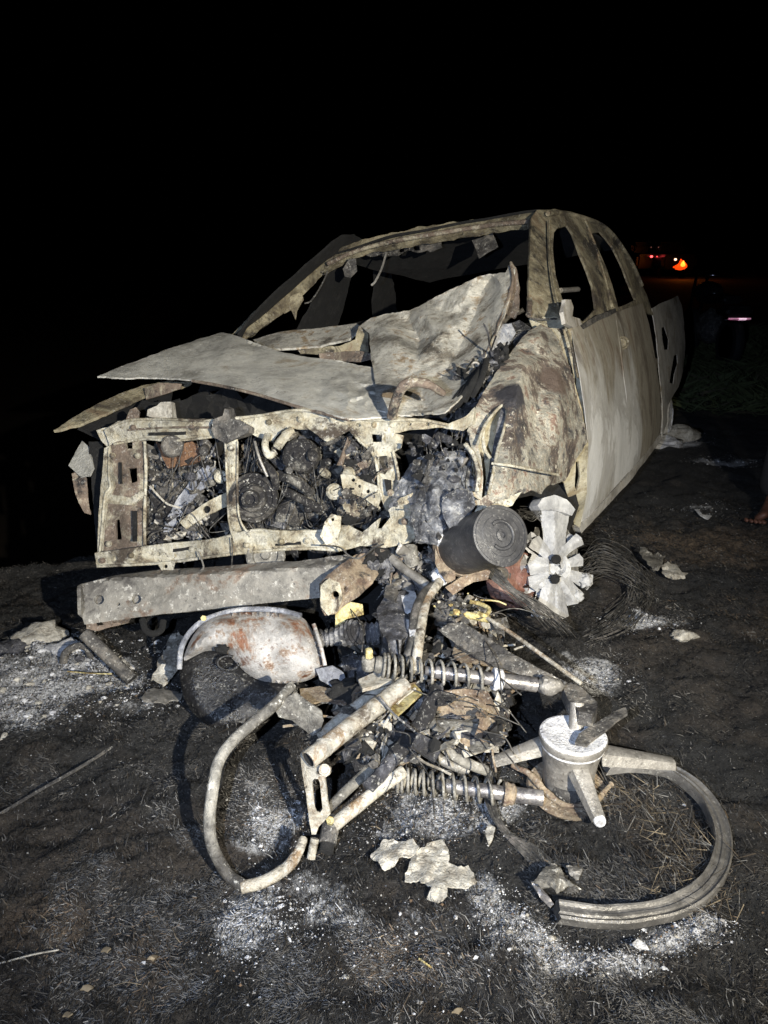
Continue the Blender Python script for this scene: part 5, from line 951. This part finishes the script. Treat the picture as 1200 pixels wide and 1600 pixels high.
# ================================================================== debris on the ground
def on_ground(name, outline, mat, label, cat, amp=.012, h=.012, group=None, ns=22, thick=.003, jag=5, bulge=.02):
    cx = sum(p[0] for p in outline)/len(outline); cy = sum(p[1] for p in outline)/len(outline)
    def fn(x, y):
        e = 1-min(1, math.hypot(x-cx, (y-cy)*1.3)/60); p = G(x, y); return GD(x, y, tz(p.x, p.y)+h+bulge*e)
    o = sheet(name, outline, None, mat, None, fn=fn, step=4.5, thick=thick, amp=amp, ns=ns, amp2=amp*.4, ns2=70, jag=jag, crease=.6); tag(o, label, cat, group); return o
on_ground('ash_sheet', [(640,1340),(668,1316),(690,1312),(702,1330),(700,1348),(730,1356),(744,1378),(724,1388),(704,1384),(698,1402),(680,1412),(666,1404),(672,1384),(650,1376),(630,1378)], 'ashb', 'large pale crumpled ash sheet on the ground below the motorcycle', 'ash sheet', amp=.013, ns=22, bulge=.03)
on_ground('ash_sheet', [(580,1336),(596,1316),(612,1308),(628,1316),(646,1312),(656,1324),(648,1336),(628,1338),(616,1354),(602,1362),(592,1348)], 'ashb', 'smaller grey-pink crumpled ash sheet left of the large pale one', 'ash sheet', amp=.013, ns=22, bulge=.03)
on_ground('bent_plate', [(830,1378),(842,1360),(868,1352),(892,1376),(908,1392),(888,1386),(872,1398),(860,1388)], 'tube', 'bent grey alloy plate beside the open end of the wheel rim', 'metal scrap', amp=.01, h=.04)
on_ground('alloy_chip', [(884,1354),(900,1350),(912,1362),(904,1374),(888,1366)], 'alloy', 'small flat alloy chip inside the wheel ring', 'metal scrap', amp=.004, h=.01)
on_ground('rim_splinter', [(828,1376),(838,1378),(866,1412),(860,1418),(846,1406)], 'steel', 'narrow drilled metal splinter at the broken end of the rim', 'metal scrap', amp=.004, h=.02, jag=1)
on_ground('scrap_leaf', [(996,848),(1006,856),(1020,868),(1028,862),(1040,868),(1036,884),(1020,892),(1004,876)], 'tube', 'bent grey metal leaf standing in the debris right of the wheel', 'metal scrap', amp=.02, h=.05)
on_ground('scrap_shell', [(1030,882),(1046,878),(1062,886),(1074,896),(1066,906),(1046,902),(1034,896)], 'ashb', 'crumpled pale metal shell beside the bent grey leaf', 'metal scrap', amp=.03, h=.03)
on_ground('white_scrap', [(1084,796),(1090,796),(1098,804),(1112,806),(1106,812),(1094,806)], 'ashw', 'tiny white curled scrap on the ground right of the truck door', 'scrap', amp=.006, h=.01, jag=1)
on_ground('white_fragment', [(988,1474),(996,1466),(1008,1474),(1014,1484),(1000,1484)], 'ashw', 'small white fragment on the ground below the wheel rim', 'fragment', amp=.006, h=.006, jag=1)
on_ground('ash_strip', [(758,1298),(766,1288),(774,1292),(770,1312),(764,1322)], 'ashb', 'narrow pale ash strip beside the wire loop', 'fragment', amp=.008, h=.02, jag=1.5)
def stone(px, py, s, mat, label, cat, seed, h=.4, name='ash_lump'):
    p = G(px, py); o = lump(name, (p.x, p.y, tz(p.x, p.y)+s*h*.5), (s, s*.8, s*h), mat, None, rough=.55, seed=seed, freq=1.7); tag(o, label, cat); return o
stone(1066, 998, .042, 'ashb', 'single buff stone lying right of the white ash patches', 'stone', 3, .5, 'stone')
stone(60, 985, .10, 'ashb', 'big rounded ash lump at the left below the bumper end', 'ash lump', 5, .45)
stone(100, 1010, .07, 'ashw', 'whitish ash lump with the curled strip beside it', 'ash lump', 6, .4)
stone(20, 1000, .08, 'char', 'dark ash lump at the far left edge', 'ash lump', 8, .35)
stone(1062, 684, .13, 'ashb', 'pale ash lump beside the truck rear wheel', 'ash lump', 12, .5)
stone(1035, 694, .13, 'ashw', 'broken white ash lump under the truck bed', 'ash lump', 13, .35)
o = tube('curled_strip', [G(98,1035,.01), G(102,1020,.05), G(118,1010,.075), G(134,1012,.06), G(142,1026,.02)], .012, 'dark', None); tag(o, 'dark curled rubber strip arching over the left ash pile', 'rubber strip')
o = tube('loose_tube', [G(132,990,.16), G(165,1022,.10), G(206,1062,.025)], .022, 'dark', None, hollow=1); tag(o, 'dark metal tube slanting to the ground under the left bumper end', 'tube')
on_ground('melted_scrap', [(236,1060),(246,1040),(262,1000),(280,990),(290,1000),(284,1030),(268,1060),(256,1070)], 'ashb', 'grey melted scrap heap left of the fuel tank', 'scrap', amp=.04, h=.05)
on_ground('aluminium_splash', [(218,1092),(230,1078),(256,1076),(282,1084),(280,1094),(250,1096),(232,1098)], 'alloy', 'shiny flat melted metal splash left of the fuel tank', 'scrap', amp=.012, h=.015)
o = tube('stick', [G(-20,1284,.012), G(60,1236,.016), G(130,1196,.02), G(186,1160,.015)], .005, 'dark', None, n=7); tag(o, 'thin dark bent stick lying across the burnt grass at left', 'stick')
o = tube('straw_stalk', [G(0,1505,.01), G(50,1492,.014), G(92,1484,.01)], .0018, 'ashb', None, n=5); tag(o, 'pale straw stalk near the lower left corner', 'stalk')
o = tube('yellow_stalk', [G(105,1049,.03), G(140,1052,.03), G(175,1053,.02)], .0028, 'yellow', None, n=5); tag(o, 'yellowish stalk on the ash left of the dark slanting tube', 'stalk')
o = tube('green_stalk', [G(655,1498,.006), G(665,1505,.012), G(674,1512,.006)], .002, 'yellow', None, n=5); tag(o, 'short yellow-green stalk in the foreground grass', 'stalk')
for (x, y, rr, lb) in ((238,1496,.014,'orange dry leaf beside the straw stalk at lower left'),(165,1484,.013,'orange-brown leaf scrap right of the straw stalk end'),(136,1544,.017,'brown leaf flake near the lower left bottom'),(105,1585,.012,'upright brown leaf at the lower left bottom edge'),(715,1578,.014,'orange dry leaf at the bottom edge below the ash sheets')):
    o = on_ground('dry_leaf', [(x-rr*620, y+3), (x-rr*300, y-rr*200), (x+rr*50, y-rr*330), (x+rr*420, y-rr*260), (x+rr*650, y-2), (x+rr*300, y+rr*160), (x+rr*120, y+rr*360), (x-rr*250, y+rr*200)], BM[4], lb, 'leaf', amp=.006, h=.008, jag=1.5, group='dry leaves on the burnt grass')

def ash_clumps():
    r = random.Random(44); V = []; F = []; mi = []; bm = bmesh.new(); bmesh.ops.create_icosphere(bm, subdivisions=1, radius=1); U = [v.co.copy() for v in bm.verts]; T = [tuple(v.index for v in f.verts) for f in bm.faces]; bm.free()
    for (a, b, rx, ry, st) in ASH:
        for k in range(int(48*st*(rx*ry/.02)**.5)):
            x, y = r.gauss(a, rx*.45), r.gauss(b, ry*.45); q = (.0022+.006*r.random()**3)*(1.9 if x < -.85 else 1); z = tz(x, y); sd = r.random()*50; sx, sy, sz = q*r.uniform(.7, 1.5), q*r.uniform(.7, 1.3), q*r.uniform(.35, .7); o_ = len(V)
            for u in U:
                k_ = 1+.55*noise.noise(u*1.7+Vector((sd, 0, 0)))+.3*noise.noise(u*4+Vector((0, sd, 0))); V.append((x+u.x*sx*k_, y+u.y*sy*k_, z+u.z*sz*k_+sz*.2))
            F += [tuple(i+o_ for i in t) for t in T]; mi += [r.choice([0, 0, 0, 1, 1, 2])]*len(T)
    o = tri_stuff('ash_clumps', V, F, [MT['ashw'], MT['ashb'], MT['char']], mi, 'crumbly clumps of blue-white and buff ash heaped on the ground'); o.data.shade_smooth()
ash_clumps()

# ================================================================== far things in the dark
def weeds():
    rs = np.random.RandomState(3); n = 14000; x = rs.uniform(2.6, 7.5, n); y = rs.uniform(6.6, 13, n); z = th(x, y); hgt = rs.uniform(.04, .22, n)*(1+fbm(x, y, .8, 2, 4)); a = rs.rand(n)*6.28; w = rs.uniform(.002, .005, n)
    V = np.zeros((n, 4, 3)); ln = rs.normal(0, .14, (n, 2))
    V[:,0] = np.stack([x+np.cos(a)*w, y+np.sin(a)*w, z], 1); V[:,1] = np.stack([x-np.cos(a)*w, y-np.sin(a)*w, z], 1); V[:,2] = np.stack([x+ln[:,0]*.6-np.cos(a)*w*1.6, y+ln[:,1]*.6-np.sin(a)*w*1.6, z+hgt*.6], 1); V[:,3] = np.stack([x+ln[:,0]*1.4, y+ln[:,1]*1.4, z+hgt], 1)
    tri_stuff('roadside_weeds', V.reshape(-1, 3), np.arange(n*4).reshape(-1, 4), [plain('weed_green', (.075,.09,.03), .8), plain('weed_dry', (.08,.065,.035), .8)], rs.choice([0, 1], n, p=[.9, .1]), 'dim green roadside weeds behind the truck bed')
weeds()
BLK = plain('black_paint', (.012,.012,.013), .3); TYR = plain('tyre_rubber', (.015,.015,.015), .8); CHR = plain('chrome_trim', (.6,.56,.62), .12, 1.0)
def glow_mat(nm, c, s): return plain(nm, c, .4, 0, c, s)
RED = glow_mat('red_tail_lamp', (1, .07, .07), 5); FLO = glow_mat('flame_outer', (1, .06, .003), 1.3); FLI = glow_mat('flame_inner', (1, .22, .02), 3.4); WHT = glow_mat('pale_lamp', (1, .55, .35), 4); PNK = glow_mat('pink_glint', (1, .62, .80), .16); PNB = glow_mat('pink_glint_core', (1, .75, .88), .9)  # the pink pair glows to imitate a reflection on chrome, not a lamp
def box_part(name, c, s, mat, parent, bev=.05, rz=0):
    bm = bmesh.new(); bmesh.ops.create_cube(bm, size=1)
    for v in bm.verts: v.co = Vector((v.co.x*s[0], v.co.y*s[1], v.co.z*s[2]))
    bmesh.ops.bevel(bm, geom=list(bm.edges), offset=min(s)*.3 if bev is None else bev, segments=2, affect='EDGES')
    V = [Vector(v.co)+Vector(c) for v in bm.verts]; F = [tuple(x.index for x in f.verts) for f in bm.faces]; bm.free()
    o = mesh_obj(name, [v+parent_world(parent) for v in V], F, mat, parent); sharp(o, 40); return o
def far_car(px, py, dist, w, label, lamps):
    p = D(px, py, dist); z = tz(p.x, p.y); root = thing('parked_car', (p.x, p.y, z), label, 'car'); zl = p.z-z
    zl = max(.55, zl)
    box_part('body', (0, 1.9, .62), (w, 4.2, .62), BLK, root, .12); box_part('cabin', (0, 2.1, 1.15), (w*.86, 2.2, .55), BLK, root, .16)
    for sx in (-1, 1):
        for yy in (.7, 3.2): 
            bw = parent_world(root)+Vector((sx*w*.46-.1*(sx > 0)-.0, yy, .32)); lathe('wheel', bw, (1, 0, 0), [(.05, -.02), (.30, -.02), (.32, .03), (.32, .15), (.30, .2), (.05, .2)], TYR, root, n=18)
    for (lx, lz, r, m) in lamps: box_part('tail_glow' if m is RED else 'indicator_lamp', (lx, -.22, lz), (r*2, .06, r*1.6), m, root, .02)
    return root
# distances read from lamp heights: about 36 m away down the road
far_car(1021, 402, 34, 1.55, 'distant dark car with two red tail lights beyond the truck', [(-.16, .82, .055, RED), (.12, .80, .055, RED), (.52, .72, .055, RED), (-.22, 1.2, .03, glow_mat('dim_lamp', (.6, .25, .2), .25)), (.10, 1.2, .03, glow_mat('dim_lamp_b', (.6, .25, .2), .25))])
oc = far_car(1060, 411, 33, 1.5, 'distant dark car with one pale lamp between the red tail lights and the fire', [(-.22, .72, .05, WHT)])
fp = D(1065, 412, 31); fz = fp.z
fire = thing('roadside_fire', (fp.x, fp.y, tz(fp.x, fp.y)), 'small orange fire glowing on the distant dark roadside', 'fire')
lump('ember_bed', (fp.x, fp.y+.1, fz-.14), (.24, .1, .09), FLO, fire, rough=.5, seed=3)
for k, (dx, dz, hh, rr) in enumerate(((0, 0, .34, .11), (.15, -.02, .2, .08), (-.15, -.03, .18, .08))):
    lathe('flame', (fp.x+dx, fp.y, fz-.14+dz), (.15*(k-1), 0, 1), [(.001, 0), (rr*.8, .03), (rr, hh*.35), (rr*.55, hh*.7), (.001, hh)], FLO, fire, n=12, dent=.02)
lathe('flame_core', (fp.x, fp.y-.16, fz-.12), (0, 0, 1), [(.001, 0), (.08, .03), (.095, .09), (.06, .17), (.001, .25)], FLI, fire, n=12)
pl = bpy.data.lights.new('orange_lamp_light', 'POINT'); pl.energy = 16; pl.color = (1, .25, .03); pl.shadow_soft_size = .08; plo = bpy.data.objects.new('orange_lamp_light', pl); COL.objects.link(plo); plo.location = fp+Vector((0, -.4, .3))
# parked motorcycle in the dark at right: a glowing strip stands in for the glint on its chrome guard
mp = D(1146, 494, 9.0); pm = thing('parked_motorcycle', (mp.x, mp.y, tz(mp.x, mp.y)), 'dark parked motorcycle at right with a shiny curved chrome mudguard', 'motorcycle'); b0 = Vector(pm.location); zz = mp.z-b0.z
for yy in (0, 1.25): lathe('wheel', b0+Vector((-.05, yy, .30)), (1, 0, 0), [(.20, 0), (.28, 0), (.30, .03), (.30, .07), (.28, .10), (.20, .10), (.18, .05), (.20, 0)], TYR, pm, n=28)
P = [b0+Vector((.19*math.sin(t), -.12-.05*math.cos(t), zz-.045*math.cos(t))) for t in [k*.3-1.05 for k in range(8)]]
tube('rear_guard', P, .022, CHR, pm, n=12); box_part('tail_glow', (0, -.175, zz-.012), (.27, .02, .016), PNK, pm, .008); box_part('glint_core', (.03, -.188, zz-.014), (.09, .012, .014), PNB, pm, .004); box_part('tail_housing', (0, -.02, zz+.06), (.32, .3, .12), BLK, pm, .04)  # thin pink boxes are a painted highlight along the guard
box_part('seat', (0, .35, .78), (.24, .6, .09), BLK, pm, .03); lump('tank', b0+Vector((0, .8, .82)), (.15, .28, .14), BLK, pm, rough=.05); tube('handlebar', [b0+Vector((-.34, .95, 1.0)), b0+Vector((-.12, 1.1, 1.02)), b0+Vector((.12, 1.1, 1.02)), b0+Vector((.34, .95, 1.0))], .014, CHR, pm, n=8)
for sx in (-.07, .07): tube('fork_tube', [b0+Vector((sx, 1.25, .3)), b0+Vector((sx, 1.08, 1.0))], .02, CHR, pm, n=8)
lump('engine', b0+Vector((0, .62, .42)), (.16, .22, .2), 'dark', pm, rough=.3)
# bystander at the right edge
def person():
    p = G(1236, 803); b = Vector((p.x, p.y, tz(p.x, p.y))); root = thing('person', b, 'person in dark trousers standing at the right edge, one bare foot showing', 'person')
    def skin(name, J, E, mat, sub=2):
        me = bpy.data.meshes.new(name); me.from_pydata([j[0] for j in J], E, []); o = bpy.data.objects.new(name, me); COL.objects.link(o); o.parent = root
        m = o.modifiers.new('skin', 'SKIN'); 
        for i, j in enumerate(J): me.skin_vertices[0].data[i].radius = (j[1], j[2] if len(j) > 2 else j[1])
        me.skin_vertices[0].data[0].use_root = True; m.use_smooth_shade = True
        s = o.modifiers.new('sub', 'SUBSURF'); s.levels = sub; s.render_levels = sub
        me.materials.append(mat); return o
    sk = plain('skin', (.12, .05, .032), .6); tr = plain('dark_trousers', (.012,.012,.014), .9); sh = plain('dark_shirt', (.015,.014,.016), .9)
    body = skin('body', [((0,0,.95),.12),((0,0,1.2),.12,.10),((0,.0,1.42),.15,.10),((0,-.01,1.50),.055),((0,-.02,1.59),.082,.09),((0,-.02,1.69),.078,.088),((.19,0,1.40),.05),((.27,.02,1.12),.04),((.25,-.12,.92),.03),((.25,-.18,.86),.03,.02),((-.19,0,1.40),.05),((-.22,-.06,1.14),.04),((-.16,-.24,1.18),.03),((-.12,-.31,1.21),.03,.02),
        ((.10,0,.88),.085),((.11,-.02,.48),.06),((.11,.03,.09),.042),((.12,-.10,.035),.04,.03),((.13,-.19,.03),.042,.018),((-.10,0,.88),.085),((-.11,-.04,.48),.06),((-.11,-.01,.09),.042),((-.19,-.10,.035),.04,.03),((-.26,-.17,.03),.045,.02)],
        [(0,1),(1,2),(2,3),(3,4),(4,5),(2,6),(6,7),(7,8),(8,9),(2,10),(10,11),(11,12),(12,13),(0,14),(14,15),(15,16),(16,17),(17,18),(0,19),(19,20),(20,21),(21,22),(22,23)], sk)
    skin('trousers', [((0,0,.97),.145,.13),((.10,0,.86),.105),((.115,-.02,.48),.085),((.115,.03,.085),.085),((-.10,0,.86),.105),((-.115,-.04,.48),.085),((-.115,0,.085),.09)], [(0,1),(1,2),(2,3),(0,4),(4,5),(5,6)], tr)
    skin('shirt', [((0,0,.84),.17,.145),((0,0,1.05),.165,.14),((0,0,1.25),.165,.135),((0,0,1.42),.165,.12),((.20,0,1.39),.075),((.25,.01,1.2),.065),((-.20,0,1.39),.075),((-.23,-.04,1.2),.065)], [(0,1),(1,2),(2,3),(3,4),(4,5),(3,6),(6,7)], sh)
    lump('hair', b+Vector((0, .02, 1.71)), (.088, .10, .075), TYR, root, rough=.12)
    lump('nose', b+Vector((0, -.112, 1.63)), (.014, .02, .022), sk, root, rough=.05, sub=2); lump('mouth', b+Vector((0, -.098, 1.585)), (.024, .012, .007), plain('lips', (.13, .045, .04), .5), root, rough=.05, sub=2)
    for sx in (-1, 1): lump('eye', b+Vector((sx*.032, -.098, 1.655)), (.013, .009, .008), BLK, root, rough=.02, sub=2); lump('ear', b+Vector((sx*.084, -.01, 1.635)), (.010, .022, .032), sk, root, rough=.1, sub=2)
    for sx, hx_, hy_, hz in ((1, .25, -.20, .84), (-1, -.11, -.335, 1.215)):
        for k in range(4): tube('finger', [b+Vector((hx_-.026+k*.017, hy_, hz)), b+Vector((hx_-.028+k*.019, hy_-.035, hz-.03)), b+Vector((hx_-.026+k*.018, hy_-.045, hz-.06+.008*abs(k-1.5)))], [.009, .008, .006], sk, root, n=8, sub=3, dent=0)
        tube('thumb', [b+Vector((hx_-sx*.03, hy_+.02, hz+.01)), b+Vector((hx_-sx*.05, hy_-.01, hz-.01)), b+Vector((hx_-sx*.05, hy_-.03, hz-.03))], [.010, .009, .007], sk, root, n=8, sub=3, dent=0)
    for k in range(5): 
        a = b+Vector((-.325+k*.019, -.165-.011*k-.008*math.sin(k*.9+.5), .02)); lump('toe', a, (.0095+(.004 if k == 4 else 0), .02, .011), sk, root, rough=.05, sub=2)
person()
